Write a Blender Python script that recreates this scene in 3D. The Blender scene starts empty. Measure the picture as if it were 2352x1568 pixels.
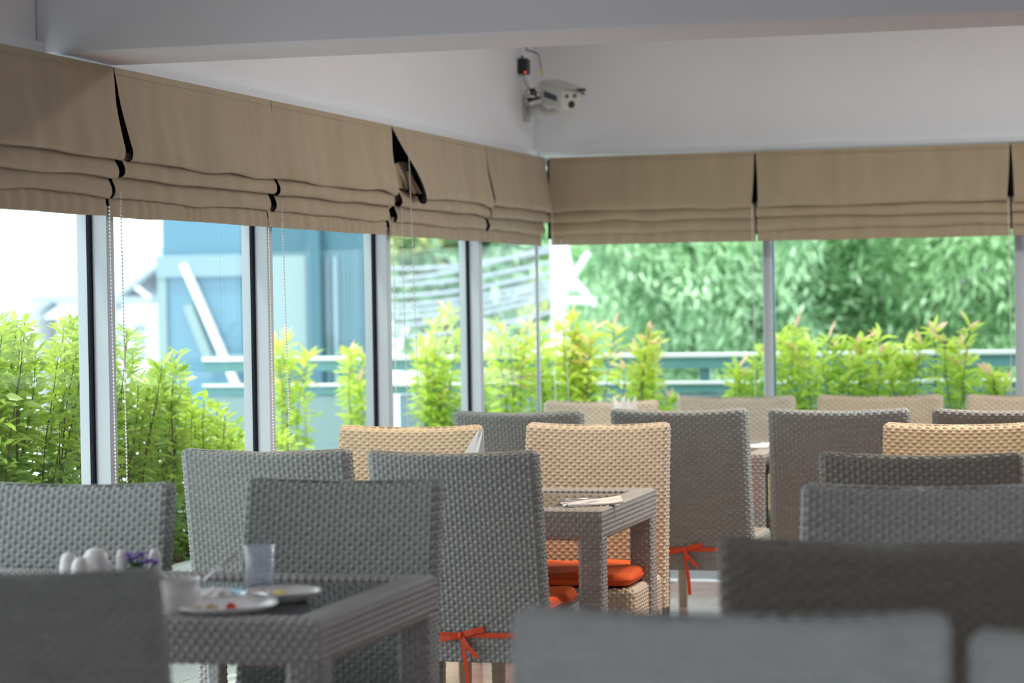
import bpy, math, random
import numpy as np
from mathutils import Vector, Matrix
random.seed(7); rng = np.random.default_rng(7)
C = bpy.context.scene.collection
SC = bpy.context.scene
PI = math.pi

# ------------------------------------------------------------------ camera
E = 1.38
F = 5553.0
YAW, PITCH, ROLL = math.radians(15.1), math.radians(1.02), 0.016
f0 = Vector((-math.sin(YAW), math.cos(YAW), 0))
rh = Vector((math.cos(YAW), math.sin(YAW), 0))
fwd = (f0*math.cos(PITCH) - Vector((0, 0, 1))*math.sin(PITCH)).normalized()
uh = rh.cross(fwd).normalized()
cr = (rh*math.cos(ROLL) - uh*math.sin(ROLL)).normalized()
cu = (uh*math.cos(ROLL) + rh*math.sin(ROLL)).normalized()
EYE = Vector((0, 0, E))
cam_d = bpy.data.cameras.new('camera'); cam = bpy.data.objects.new('camera', cam_d); C.objects.link(cam)
cam.matrix_world = Matrix(((cr.x, cu.x, -fwd.x, 0), (cr.y, cu.y, -fwd.y, 0), (cr.z, cu.z, -fwd.z, E), (0, 0, 0, 1)))
cam_d.sensor_width = 36; cam_d.lens = 85; cam_d.clip_end = 400
cam_d.dof.use_dof = True; cam_d.dof.focus_distance = 7.5; cam_d.dof.aperture_fstop = 2.9
cam_d.dof.aperture_blades = 7
SC.camera = cam

# ------------------------------------------------------------------ light and exposure
SC.view_settings.view_transform = 'Standard'; SC.view_settings.look = 'None'
SC.view_settings.gamma = 1; SC.view_settings.use_curve_mapping = False
SC.view_settings.exposure = 0.55
w = bpy.data.worlds.new('bright_overcast_sky'); SC.world = w; w.use_nodes = True
bg = w.node_tree.nodes['Background']; bg.inputs[0].default_value = (0.93, 0.975, 1.0, 1); bg.inputs[1].default_value = 1.7
sun_d = bpy.data.lights.new('sun', 'SUN'); sun_d.energy = 2.3; sun_d.angle = math.radians(3); sun_d.color = (1, .97, .9)
sun = bpy.data.objects.new('sun', sun_d); C.objects.link(sun)
sun.rotation_euler = Vector((-0.30, -0.32, 1.0)).to_track_quat('Z', 'Y').to_euler()

# ------------------------------------------------------------------ helpers
def ray(px, py):
    return (fwd + cr*((px-1176)/F) - cu*((py-784)/F)).normalized()
def onZ(px, py, z): d = ray(px, py); return EYE + d*((z-E)/d.z)
def onY(px, py, y): d = ray(px, py); return EYE + d*(y/d.y)
def onX(px, py, x): d = ray(px, py); return EYE + d*(x/d.x)

def tag(o, label=None, cat=None, group=None, kind=None):
    if label: o['label'] = label
    if cat: o['category'] = cat
    if group: o['group'] = group
    if kind: o['kind'] = kind
    return o
def empty(name, loc=(0, 0, 0), rz=0, **k):
    o = bpy.data.objects.new(name, None); C.objects.link(o); o.location = loc; o.rotation_euler = (0, 0, rz)
    o.empty_display_size = .1
    return tag(o, **k)
def mkobj(name, me, m, parent=None, loc=None, **k):
    o = bpy.data.objects.new(name, me); C.objects.link(o)
    if m is not None and not me.materials: me.materials.append(m)
    if parent is not None: o.parent = parent
    if loc is not None: o.location = loc
    return tag(o, **k)
def copy_tree(o, parent=None):
    c = o.copy(); C.objects.link(c); c.parent = parent
    for ch in list(o.children): copy_tree(ch, c)
    return c
def grid_mesh(name, P, closed_u=True, cap0=False, cap1=False, smooth=True, closed_v=False):
    """P: (nv, nu, 3) grid of points, u closed."""
    nv, nu = P.shape[:2]
    V = P.reshape(-1, 3)
    iu = np.arange(nu if closed_u else nu-1); iv = np.arange(nv if closed_v else nv-1)
    A, B = np.meshgrid(iu, iv); A = A.ravel(); B = B.ravel()
    A2 = (A+1) % nu; B2 = (B+1) % nv
    q = np.stack([B*nu+A, B*nu+A2, B2*nu+A2, B2*nu+A], 1)
    tris = []
    extra = []
    n = len(V)
    if cap0:
        extra.append(P[0].mean(0)); c = n + len(extra)-1
        for i in range(nu): tris.append((i, c, (i+1) % nu))
    if cap1:
        extra.append(P[-1].mean(0)); c = n + len(extra)-1; b = (nv-1)*nu
        for i in range(nu): tris.append((b+i, b+(i+1) % nu, c))
    if extra: V = np.vstack([V, np.array(extra)])
    me = bpy.data.meshes.new(name)
    nq = len(q); nt = len(tris)
    me.vertices.add(len(V)); me.vertices.foreach_set('co', V.astype(np.float32).ravel())
    loops = np.concatenate([q.ravel(), np.array(tris, dtype=np.int64).ravel()]) if nt else q.ravel()
    me.loops.add(len(loops)); me.loops.foreach_set('vertex_index', loops.astype(np.int32))
    st = np.concatenate([np.arange(nq)*4, nq*4+np.arange(nt)*3])
    me.polygons.add(nq+nt); me.polygons.foreach_set('loop_start', st.astype(np.int32))
    me.polygons.foreach_set('use_smooth', np.full(nq+nt, smooth))
    me.update(calc_edges=True); me.validate()
    return me
class MB:
    """collects shapes; build() links them as one mesh object"""
    def __init__(s): s.v = []; s.f = []
    def add(s, vs, fs):
        b = len(s.v); s.v += [tuple(v) for v in vs]; s.f += [tuple(b+i for i in f) for f in fs]; return s
    def box(s, x0, x1, y0, y1, z0, z1, ch=0.0):
        if ch <= 0:
            vs = [(x, y, z) for x in (x0, x1) for y in (y0, y1) for z in (z0, z1)]
            fs = [(0, 1, 3, 2), (4, 6, 7, 5), (0, 4, 5, 1), (2, 3, 7, 6), (0, 2, 6, 4), (1, 5, 7, 3)]
            return s.add(vs, fs)
        vs = []; 
        for z, i in ((z0, ch), (z0+ch, 0), (z1-ch, 0), (z1, ch)):
            a, b, c, d = x0+i, x1-i, y0+i, y1-i
            k = ch if i == 0 else 0
            vs += [(a+k, c, z), (b-k, c, z), (b, c+k, z), (b, d-k, z), (b-k, d, z), (a+k, d, z), (a, d-k, z), (a, c+k, z)] 
        fs = []
        for r in range(3):
            for i in range(8): fs.append((r*8+i, r*8+(i+1) % 8, (r+1)*8+(i+1) % 8, (r+1)*8+i))
        fs.append(tuple(range(7, -1, -1))); fs.append(tuple(24+i for i in range(8)))
        return s.add(vs, fs)
    def tube(s, pts, r, n=8, r2=None, caps=True):
        pts = [Vector(p) for p in pts]; m = len(pts); vs = []
        up = Vector((0, 0, 1)); prev = None
        for i, p in enumerate(pts):
            t = (pts[min(i+1, m-1)]-pts[max(i-1, 0)]).normalized()
            if prev is None:
                a = t.cross(up); a = a if a.length > 1e-3 else t.cross(Vector((1, 0, 0))); a.normalize()
            else:
                a = (prev - t*prev.dot(t)); a = a.normalized() if a.length > 1e-6 else prev
            prev = a; b = t.cross(a)
            rr_ = r if r2 is None else r+(r2-r)*i/max(m-1, 1)
            if isinstance(r, (list, tuple)): rr_ = r[i]
            for k in range(n):
                an = 2*PI*k/n; vs.append(p + a*(rr_*math.cos(an)) + b*(rr_*math.sin(an)))
        fs = [(i*n+k, i*n+(k+1) % n, (i+1)*n+(k+1) % n, (i+1)*n+k) for i in range(m-1) for k in range(n)]
        if caps: fs += [tuple(range(n-1, -1, -1)), tuple((m-1)*n+k for k in range(n))]
        return s.add(vs, fs)
    def lathe(s, prof, c=(0, 0, 0), n=32):
        vs = []; m = len(prof)
        for r, z in prof:
            for k in range(n):
                a = 2*PI*k/n; vs.append((c[0]+r*math.cos(a), c[1]+r*math.sin(a), c[2]+z))
        fs = [(i*n+k, i*n+(k+1) % n, (i+1)*n+(k+1) % n, (i+1)*n+k) for i in range(m-1) for k in range(n)]
        return s.add(vs, fs)
    def ell(s, c, r, n=8, m=6, rot=None):
        vs = []; fs = []
        R = rot or Matrix.Identity(3)
        for i in range(m+1):
            th = PI*i/m
            for k in range(n):
                a = 2*PI*k/n
                vs.append(Vector(c)+R@Vector((r[0]*math.sin(th)*math.cos(a), r[1]*math.sin(th)*math.sin(a), -r[2]*math.cos(th))))
        fs = [(i*n+k, i*n+(k+1) % n, (i+1)*n+(k+1) % n, (i+1)*n+k) for i in range(m) for k in range(n)]
        return s.add(vs, fs)
    def mesh(s, name, smooth=False):
        me = bpy.data.meshes.new(name); me.from_pydata(s.v, [], s.f)
        if smooth: me.polygons.foreach_set('use_smooth', np.full(len(me.polygons), True))
        me.update(); return me
    def build(s, name, m, parent=None, smooth=False, **k):
        return mkobj(name, s.mesh(name, smooth), m, parent, **k)

# ------------------------------------------------------------------ materials
def mat(name, col, rough=.6, metal=0, var=0, vscale=8, bump=0, bscale=60, stretch=(1, 1, 1), spec=.5, trans=0, emit=None, estr=0, sheen=0, coat=0, backcol=None):
    m = bpy.data.materials.new(name); m.use_nodes = True; nt = m.node_tree; N = nt.nodes; L = nt.links
    b = N['Principled BSDF']; b.inputs['Base Color'].default_value = (*col, 1); b.inputs['Roughness'].default_value = rough
    b.inputs['Metallic'].default_value = metal; b.inputs['Specular IOR Level'].default_value = spec
    if coat: b.inputs['Coat Weight'].default_value = coat; b.inputs['Coat Roughness'].default_value = .1
    if sheen: b.inputs['Sheen Weight'].default_value = sheen
    if emit: b.inputs['Emission Color'].default_value = (*emit, 1); b.inputs['Emission Strength'].default_value = estr
    tc = N.new('ShaderNodeTexCoord'); mp = N.new('ShaderNodeMapping'); mp.inputs['Scale'].default_value = stretch
    L.new(tc.outputs['Object'], mp.inputs[0])
    if var:
        nz = N.new('ShaderNodeTexNoise'); nz.inputs['Scale'].default_value = vscale; nz.inputs['Detail'].default_value = 4
        L.new(mp.outputs[0], nz.inputs['Vector'])
        rp = N.new('ShaderNodeValToRGB'); e = rp.color_ramp.elements
        e[0].position = .3; e[1].position = .7
        e[0].color = (*[c*(1-var) for c in col], 1); e[1].color = (*[min(1, c*(1+var)) for c in col], 1)
        L.new(nz.outputs['Fac'], rp.inputs[0]); L.new(rp.outputs[0], b.inputs['Base Color'])
    if bump:
        n2 = N.new('ShaderNodeTexNoise'); n2.inputs['Scale'].default_value = bscale; n2.inputs['Detail'].default_value = 3
        L.new(mp.outputs[0], n2.inputs['Vector'])
        bp = N.new('ShaderNodeBump'); bp.inputs['Strength'].default_value = bump; bp.inputs['Distance'].default_value = .002
        L.new(n2.outputs['Fac'], bp.inputs['Height']); L.new(bp.outputs[0], b.inputs['Normal'])
    return m
M = {}
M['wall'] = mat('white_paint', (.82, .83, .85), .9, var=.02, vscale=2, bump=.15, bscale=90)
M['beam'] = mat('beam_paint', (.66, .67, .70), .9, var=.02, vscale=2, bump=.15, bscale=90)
M['frame'] = mat('white_aluminium', (.48, .52, .555), .45, var=.02, vscale=3)
M['gasket'] = mat('black_rubber', (.006, .006, .012), .8, spec=.1)
M['fabric'] = mat('beige_linen', (.385, .305, .20), .9, var=.06, vscale=14, bump=.5, bscale=500, stretch=(1, 1, .25), sheen=.2)
M['lining'] = mat('blackout_lining', (.012, .012, .013), .8)
M['chain'] = mat('pale_plastic_bead', (.72, .70, .68), .4)
def wicker(name, col):
    m = mat(name, col, .5, var=.08, vscale=45, bump=.3, bscale=400, stretch=(.3, .3, 1.5), spec=.5)
    return m
M['wicker'] = wicker('grey_woven_resin', (.285, .28, .25))
M['wicker_blue'] = wicker('blue_grey_woven_resin', (.30, .325, .315))
M['wicker_warm_lit'] = wicker('warm_lit_woven_resin', (.61, .50, .355))  # grey weave with the warm lamp light put into its colour
M['wicker_pale_lit'] = wicker('pale_lit_woven_resin', (.62, .545, .43))  # same grey weave, paler warm light painted in
M['wicker_dark'] = wicker('dark_grey_woven_resin', (.27, .265, .24))
M['orange'] = mat('orange_canvas', (.80, .115, .012), .8, var=.05, bump=.4, bscale=500)
M['ribbon'] = mat('orange_ribbon', (.72, .075, .02), .6)
M['glass_dark'] = mat('smoked_table_glass', (.05, .055, .06), .04, spec=.55, coat=.0)
M['white'] = mat('white_china', (.80, .79, .80), .18, var=.01, coat=.3)
M['paper'] = mat('white_paper', (.84, .83, .84), .8, var=.02)
M['steel'] = mat('polished_steel', (.62, .63, .65), .18, metal=1)
M['black'] = mat('black_plastic', (.012, .013, .014), .35)
M['camwhite'] = mat('ivory_housing', (.60, .60, .57), .45, var=.02)
M['darkpanel'] = mat('dark_blue_label', (.03, .04, .07), .4)
M['lens'] = mat('dark_lens', (.02, .015, .02), .08)
M['smoke_lens'] = mat('grey_led_window', (.16, .13, .13), .2)
M['led'] = mat('red_led', (.8, .02, .02), .4, emit=(1, .03, .04), estr=4)
M['yellow'] = mat('yellow_plug', (.75, .50, .02), .4)
M['greyjack'] = mat('grey_cable_sleeve', (.30, .31, .24), .5)
M['redplug'] = mat('red_plug', (.35, .04, .03), .4)
M['fruit'] = mat('yellow_fruit', (.80, .66, .16), .4, var=.15, vscale=60)
M['tomato'] = mat('red_tomato', (.75, .07, .04), .3)
M['potato'] = mat('pale_food', (.72, .60, .36), .5, var=.15, vscale=60)
M['purple'] = mat('purple_petal', (.28, .16, .60), .6, var=.2, vscale=60)
M['green'] = mat('green_sprig', (.04, .12, .04), .6)
M['tile'] = mat('terracotta_floor_tile', (.43, .25, .22), .16, var=.14, vscale=5, bump=.05, bscale=30)
M['grout'] = mat('pale_grout', (.55, .50, .46), .9, var=.1)
M['tile_out'] = mat('pale_terrace_tile', (.72, .69, .66), .25, var=.08, vscale=4)
M['grout_out'] = mat('brown_terrace_grout', (.42, .34, .30), .9, var=.1)
M['planter'] = mat('white_painted_concrete', (.78, .81, .82), .6, var=.04, vscale=4)
M['soil'] = mat('dark_soil', (.05, .035, .02), 1, var=.3, vscale=30, bump=1, bscale=40)
M['stem'] = mat('brown_stem', (.10, .055, .045), .8, var=.2, vscale=30)
M['bark'] = mat('grey_brown_bark', (.16, .11, .09), .9, var=.3, vscale=6, bump=1, bscale=12)
M['rail'] = mat('brushed_white_rail', (.80, .84, .84), .25)
M['railglass'] = mat('teal_painted_steel', (.10, .26, .27), .4)
M['teal'] = mat('sky_blue_reflection', (.108, .25, .345), .5, var=.05, vscale=1)  # blue and teal tones paint reflections seen in the glass
M['teal2'] = mat('dusty_teal_reflection', (.055, .155, .20), .5, var=.06, vscale=1)
M['paleteal'] = mat('pale_aqua_panel', (.22, .33, .34), .5, var=.04, vscale=1)
M['palebrace'] = mat('pale_blue_reflection', (.21, .33, .39), .5)
M['paleblue'] = mat('pale_blue_panel', (.20, .29, .36), .5, var=.05, vscale=2)
M['house'] = mat('white_render', (.85, .87, .9), .9, var=.02)
M['roof'] = mat('pale_grey_roof', (.36, .43, .50), .8, var=.08)
M['winframe'] = mat('grey_blue_window', (.16, .26, .36), .3)
M['ground'] = mat('pale_street', (.66, .69, .72), .9, var=.08, vscale=.3)
M['cable'] = mat('pale_cable', (.42, .45, .55), .6)
M['pole'] = mat('white_concrete_pole', (.86, .88, .92), .8, var=.03)
M['fill_glow'] = mat('fill_light_diffuser', (.9, .9, .9), .5, emit=(1, .96, .93), estr=3)  # glow of the added fill panels
M['lamp'] = mat('warm_lamp_glass', (.9, .85, .7), .4, emit=(1, .75, .42), estr=6)
def leafmat(name, c1, c2, scale=3, tr=.45, c3=None):
    m = bpy.data.materials.new(name); m.use_nodes = True; nt = m.node_tree; N = nt.nodes; L = nt.links
    N.remove(N['Principled BSDF']); out = N['Material Output']
    d = N.new('ShaderNodeBsdfDiffuse'); t = N.new('ShaderNodeBsdfTranslucent'); g = N.new('ShaderNodeBsdfGlossy'); g.inputs['Roughness'].default_value = .35
    g.inputs[0].default_value = (1, 1, 1, 1)
    at = N.new('ShaderNodeAttribute'); at.attribute_name = 'tint'
    oi = N.new('ShaderNodeObjectInfo'); ad = N.new('ShaderNodeMath'); ad.operation = 'ADD'
    mu = N.new('ShaderNodeMath'); mu.operation = 'MULTIPLY'; mu.inputs[1].default_value = .35
    L.new(oi.outputs['Random'], mu.inputs[0]); L.new(at.outputs['Fac'], ad.inputs[0]); L.new(mu.outputs[0], ad.inputs[1])
    rp = N.new('ShaderNodeValToRGB'); e = rp.color_ramp.elements
    e[0].position = 0; e[0].color = (*c1, 1); e[1].position = .8 if c3 else 1; e[1].color = (*c2, 1)
    if c3: x = e.new(.99); x.color = (*c3, 1)
    L.new(ad.outputs[0], rp.inputs[0])
    for s in (d, t): L.new(rp.outputs[0], s.inputs[0])
    m1 = N.new('ShaderNodeMixShader'); m1.inputs[0].default_value = tr; L.new(d.outputs[0], m1.inputs[1]); L.new(t.outputs[0], m1.inputs[2])
    m2 = N.new('ShaderNodeMixShader'); m2.inputs[0].default_value = .05; L.new(m1.outputs[0], m2.inputs[1]); L.new(g.outputs[0], m2.inputs[2])
    L.new(m2.outputs[0], out.inputs[0]); return m
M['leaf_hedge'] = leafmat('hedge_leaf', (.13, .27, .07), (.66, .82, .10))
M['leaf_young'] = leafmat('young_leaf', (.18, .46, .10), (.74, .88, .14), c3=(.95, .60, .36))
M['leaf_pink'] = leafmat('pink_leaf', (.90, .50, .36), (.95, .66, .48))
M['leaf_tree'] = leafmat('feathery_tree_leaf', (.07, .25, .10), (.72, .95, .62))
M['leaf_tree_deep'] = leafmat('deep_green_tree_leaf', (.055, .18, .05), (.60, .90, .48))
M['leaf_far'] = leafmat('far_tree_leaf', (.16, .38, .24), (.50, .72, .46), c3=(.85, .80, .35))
M['blossom'] = leafmat('white_blossom', (.85, .88, .82), (.92, .94, .9))
def glassmat(name, tint, refl=1.0):
    m = bpy.data.materials.new(name); m.use_nodes = True; nt = m.node_tree; N = nt.nodes; L = nt.links
    N.remove(N['Principled BSDF']); out = N['Material Output']
    t = N.new('ShaderNodeBsdfTransparent'); t.inputs[0].default_value = (*tint, 1)
    g = N.new('ShaderNodeBsdfGlossy'); g.inputs['Roughness'].default_value = .01
    fr = N.new('ShaderNodeFresnel'); ge = N.new('ShaderNodeNewGeometry'); mr = N.new('ShaderNodeMapRange')
    mr.inputs['To Min'].default_value = 1.35; mr.inputs['To Max'].default_value = 1/1.35
    L.new(ge.outputs['Backfacing'], mr.inputs['Value']); L.new(mr.outputs[0], fr.inputs[0])
    mx = N.new('ShaderNodeMixShader'); 
    mm = N.new('ShaderNodeMath'); mm.operation = 'MULTIPLY'; mm.inputs[1].default_value = refl
    L.new(fr.outputs[0], mm.inputs[0]); L.new(mm.outputs[0], mx.inputs[0])
    L.new(t.outputs[0], mx.inputs[1]); L.new(g.outputs[0], mx.inputs[2]); L.new(mx.outputs[0], out.inputs[0]); return m
M['pane'] = glassmat('clear_window_glass', (.92, .972, .975), .3)
M['cup'] = glassmat('clear_plastic', (.97, .975, .99), 2.0)
def milky(m, f, col):
    nt = m.node_tree; N = nt.nodes; L = nt.links; out = N['Material Output']; src = out.inputs[0].links[0].from_socket
    t = N.new('ShaderNodeBsdfTranslucent'); t.inputs[0].default_value = (*col, 1); d = N.new('ShaderNodeBsdfDiffuse'); d.inputs[0].default_value = (*col, 1)
    a = N.new('ShaderNodeMixShader'); L.new(t.outputs[0], a.inputs[1]); L.new(d.outputs[0], a.inputs[2])
    b = N.new('ShaderNodeMixShader'); b.inputs[0].default_value = f; L.new(src, b.inputs[1]); L.new(a.outputs[0], b.inputs[2]); L.new(b.outputs[0], out.inputs[0])
milky(M['cup'], .16, (.82, .86, 1.0))

# ------------------------------------------------------------------ room shell
XW, YW = -2.98, 11.52        # faces of the two window walls
ZH = 2.062                   # window head
XG, YG = -3.0, 11.62         # glass planes
STR = dict(kind='structure')
def sbox(name, x0, x1, y0, y1, z0, z1, m, label, cat='structure', ch=0):
    return MB().box(x0, x1, y0, y1, z0, z1, ch).build(name, m, None, label=label, cat=cat, **STR)
fl = MB().box(-2.90, 6, -4, 11.5, -.12, -.006).build('floor', M['grout'], None, label='reddish glossy tiled restaurant floor under the tables', cat='floor', **STR)
tm = MB().box(-.297, .297, -.297, .297, -.006, .0, .002).mesh('tile')
for i in range(15):
    for j in range(16):
        x = -2.60 + .6*i; y = 11.2 - .6*j
        if x > 4.5: continue
        mkobj('tile', tm, M['tile'], fl, (x, y, 0))
sbox('ceiling', -3.4, 6, -4, 12.1, 2.95, 3.05, M['wall'], 'white painted ceiling above the beam', 'ceiling')
sbox('wall_left', -3.16, -2.98, -4, 11.7, ZH+.01, 2.95, M['wall'], 'white wall band above the left row of blinds', 'wall')
sbox('wall_back', -2.98, 6, 11.52, 11.7, ZH+.01, 2.95, M['wall'], 'white wall band above the back blinds behind the camera bracket', 'wall')
sbox('wall_right', 6, 6.1, -4, 11.7, 0, 2.95, M['wall'], 'plain right hand wall of the room', 'wall')
wr = MB().box(-3.16, 6.1, -4.1, -4.0, 0, .7).box(-3.16, 6.1, -4.1, -4.0, 2.2, 2.95).box(-3.16, -1.0, -4.1, -4.0, .7, 2.2).box(4.2, 6.1, -4.1, -4.0, .7, 2.2)
wr.build('wall_rear', M['wall'], None, label='rear wall with a wide opening behind the viewer', cat='wall', **STR)
sbox('wall_side', -3.16, -3.0, -4, 3.8, 0, 2.06, M['wall'], 'plain left wall beside the viewer', 'wall')
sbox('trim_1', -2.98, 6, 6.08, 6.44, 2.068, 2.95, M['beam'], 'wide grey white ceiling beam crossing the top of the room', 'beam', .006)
sbox('trim_2', -2.98, -2.955, 4, 11.5, ZH+.012, ZH+.04, M['wall'], 'thin white rail over the left blinds', 'trim')
sbox('trim_3', -2.95, 4, 11.495, 11.519, ZH+.012, ZH+.034, M['rail'], 'thin white rail over the back blinds', 'trim')

# windows on the left wall
gY = [5.14, 6.445, 7.74, 9.05, 10.38, YG]
for i in range(5):
    y0, y1 = gY[i], gY[i+1]
    wn = empty('window_%d' % (i+1), (XG, y0, 0), label='%s full height glazed bay of the left wall with white aluminium posts' % ['nearest', 'second nearest', 'middle', 'second farthest', 'corner'][i], cat='window', **STR)
    MB().box(-.004, .004, .02, y1-y0-.012, .06, ZH).build('pane', M['pane'], wn)
    MB().box(-.05, .045, .0, y1-y0, 0, .055, .003).build('sill_rail', M['frame'], wn)
    MB().box(-.05, .02, .0, y1-y0, ZH-.03, ZH+.009, .003).build('head_rail', M['frame'], wn)
    if i < 4:
        d = y1-y0
        mu = MB().box(-.040, -.007, d-.002, d+.045, .0, ZH).box(.004, .056, d-.002, d+.045, 0, ZH, .003).box(-.007, .004, d+.002, d+.04, 0, ZH).build('mullion', M['frame'], wn)
        MB().box(-.007, .008, d-.010, d-.001, .055, ZH).build('gasket', M['gasket'], mu)
gX = [XG, -1.842, -.652, .54, 1.73, 2.92, 4.11]
for i in range(6):
    x0, x1 = gX[i], gX[i+1]
    wn = empty('window_%d' % (i+6), (x0, YG, 0), label='glazed bay of the back wall, %s from the corner' % ['first', 'second', 'third', 'fourth', 'fifth', 'sixth'][i], cat='window', **STR)
    d = x1-x0
    MB().box(.02 if i else .0, d-.01, -.004, .004, .06, ZH).build('pane', M['pane'], wn)
    MB().box(0, d, -.07, .05, 0, .10, .003).build('sill_rail', M['frame'], wn)
    MB().box(0, d, -.02, .05, ZH-.03, ZH+.009, .003).build('head_rail', M['frame'], wn)
    mu = MB().box(d-.023, d+.02, -.06, .05, .1, ZH, .003).box(d-.013, d-.008, -.064, -.06, .1, ZH).build('mullion', M['frame'], wn)
    if i < 2: MB().box(d+.0205, d+.027, -.02, .01, .1, ZH).build('gasket', M['railglass'], mu)
# white silicone joint at the glass corner
MB().box(XG-.008, XG+.008, YG-.012, YG+.006, .06, ZH).build('trim_4', M['frame'], None, label='thin white joint where the two glass walls meet', cat='trim', **STR)

# ------------------------------------------------------------------ roman blinds
def cr_spline(pts, n):
    pts = np.array(pts, float); out = []
    P = np.vstack([2*pts[0]-pts[1], pts, 2*pts[-1]-pts[-2]])
    for i in range(1, len(P)-2):
        for k in range(n):
            t = k/n
            out.append(.5*((2*P[i])+(-P[i-1]+P[i+1])*t+(2*P[i-1]-5*P[i]+4*P[i+1]-P[i+2])*t*t+(-P[i-1]+3*P[i]-3*P[i+1]+P[i+2])*t**3))
    out.append(pts[-1]); return np.array(out)
PROF = cr_spline([(.030, 2.060), (.034, 2.03), (.040, 1.95), (.058, 1.86), (.066, 1.825), (.062, 1.803), (.050, 1.796), (.034, 1.803), (.026, 1.82),
                  (.036, 1.800), (.047, 1.778), (.048, 1.760), (.040, 1.749), (.028, 1.748), (.016, 1.757), (.012, 1.77),
                  (.020, 1.745), (.029, 1.722), (.030, 1.705), (.022, 1.692), (.012, 1.691), (.002, 1.700), (-.002, 1.712),
                  (.008, 1.692), (.013, 1.665), (.013, 1.634)], 5)
def tier_of(i, n=5):
    k = i/n
    return 0 if k < 8 else (1 if k < 15 else (2 if k < 22 else 3))
def smooth_noise(seed, n, scale):
    r = np.random.default_rng(seed); k = max(3, int(scale)); a = r.normal(size=k+3)
    x = np.linspace(0, k, n, endpoint=False); i = x.astype(int); t = x-i; t = t*t*(3-2*t)
    return a[i]*(1-t)+a[i+1]*t
def blind(p0, p1, nrm, seed, label, swoop=0., pull=(0, 0, 0, 0), rpull=(0, 0, 0, 0), amp=1.0, grp=None, chains=(), frac=0):
    """cloth hung from p0 to p1 (left and right top ends), folded in three tiers"""
    p0 = Vector(p0); p1 = Vector(p1); Lg = (p1-p0).length; ax = (p1-p0)/Lg; nrm = Vector(nrm)
    root = empty('roman_blind', (p0.x, p0.y, 0), label=label, cat='blind', group=grp)
    nu = 120; npf = len(PROF)
    S = np.linspace(0, 1, nu)
    tier = np.array([tier_of(i) for i in range(npf)])
    P = np.zeros((npf, nu, 3)); 
    n1 = smooth_noise(seed, nu, 7); n2 = smooth_noise(seed+1, nu, 18); tz = [smooth_noise(seed+5+t, nu, 6) for t in range(4)]
    for i in range(npf):
        d, z = PROF[i]; t = tier[i]
        fr = min(1, max(0, (2.06-z)/.26))
        hang = min(1., (2.06-z)/.2)
        x = S*Lg
        # ends drawn in
        w0 = np.exp(-S*Lg/.16); w1 = np.exp(-(1-S)*Lg/.12)
        zz = np.full(nu, z)
        if t == 0:
            q0 = pull[0]*math.sin(min(1, fr)*PI*.5)**1.3; q1 = rpull[0]*fr**1.5
            if swoop: q0 = swoop*math.sin(PI*.5*min(1, fr*1.15))**1.6
        else:
            q0 = pull[t]; q1 = rpull[t]
        x = x + q0*w0 - q1*w1
        if swoop and t == 0: zz = zz + .035*w0*fr**3*(-1); d2 = .05*w0*fr
        else: d2 = 0
        dd = d*amp + d2 + hang*(.005*n1*(1 if t == 0 else .35)+.0020*n2*(1 if t < 3 else .4))
        # diagonal drape wrinkles on the large upper panel
        if t == 0: dd = dd + fr*(1-fr*.6)*.005*np.sin(9*(S*Lg*1.4+z*2.2)+seed)*np.exp(-((S-.25)/.3)**2)*1.2
        zz = zz + (.0035*(1 if t < 3 else .25)*tz[t] - .006*(w0+w1)*(1 if t < 3 else 0))*hang - .003*np.sin(PI*S)*hang*(1 if t < 3 else .3)
        if t == 3: dd = dd + .003*np.sin(S*Lg*70+n1*3)*(1 if z < 1.69 else .3)
        for j in range(3): P[i, :, j] = (ax[j]*x + nrm[j]*dd) + (zz if j == 2 else 0)
    me = grid_mesh('cloth', P, closed_u=False)
    mkobj('cloth', me, M['fabric'], root)
    # dark lining on the back of the cloth
    dU = np.gradient(P, axis=1); dV = np.gradient(P, axis=0); Nn = np.cross(dU, dV); Nn /= np.linalg.norm(Nn, axis=2, keepdims=True)+1e-9
    if (Nn[3, 50] @ np.array(nrm)) < 0: Nn = -Nn
    Q = P - Nn*.0018
    Q[:, 0] += np.array(ax)*.0008; Q[:, -1] -= np.array(ax)*.0008
    mkobj('lining', grid_mesh('lining', Q, closed_u=False), M['lining'], root)
    # hem line across the head and batten pocket
    MB().tube([Vector((0, 0, 0))+ax*(Lg*s)+nrm*(.033+.0006)+Vector((0, 0, 2.040)) for s in np.linspace(.01, .99, 12)], .0012, 5).build('stitched_hem', M['fabric'], root)
    a = ax*(Lg-.01); b = Vector((0, 0, 0))+ax*.01
    hb = MB(); q = Vector((0, 0, 2.052))
    for t0 in (0, 1): pass
    hb.tube([q+b+nrm*.018, q+a+nrm*.018], .009, 6); hb.build('headrail', M['frame'], root)
    # blackout strip behind the upper panel that shows in the open joints
    sb = MB(); z0, z1 = 1.665, 2.05
    vs = []
    for s in (.012*0-.02, Lg+.0):
        for dn in (-.004, -.001):
            for z in (z0, z1): vs.append(ax*s + nrm*dn + Vector((0, 0, z)))
    sb.add(vs, [(0, 1, 3, 2), (4, 6, 7, 5), (0, 4, 5, 1), (2, 3, 7, 6), (0, 2, 6, 4), (1, 5, 7, 3)])
    sb.build('blackout_backing', M['lining'], root)
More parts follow.
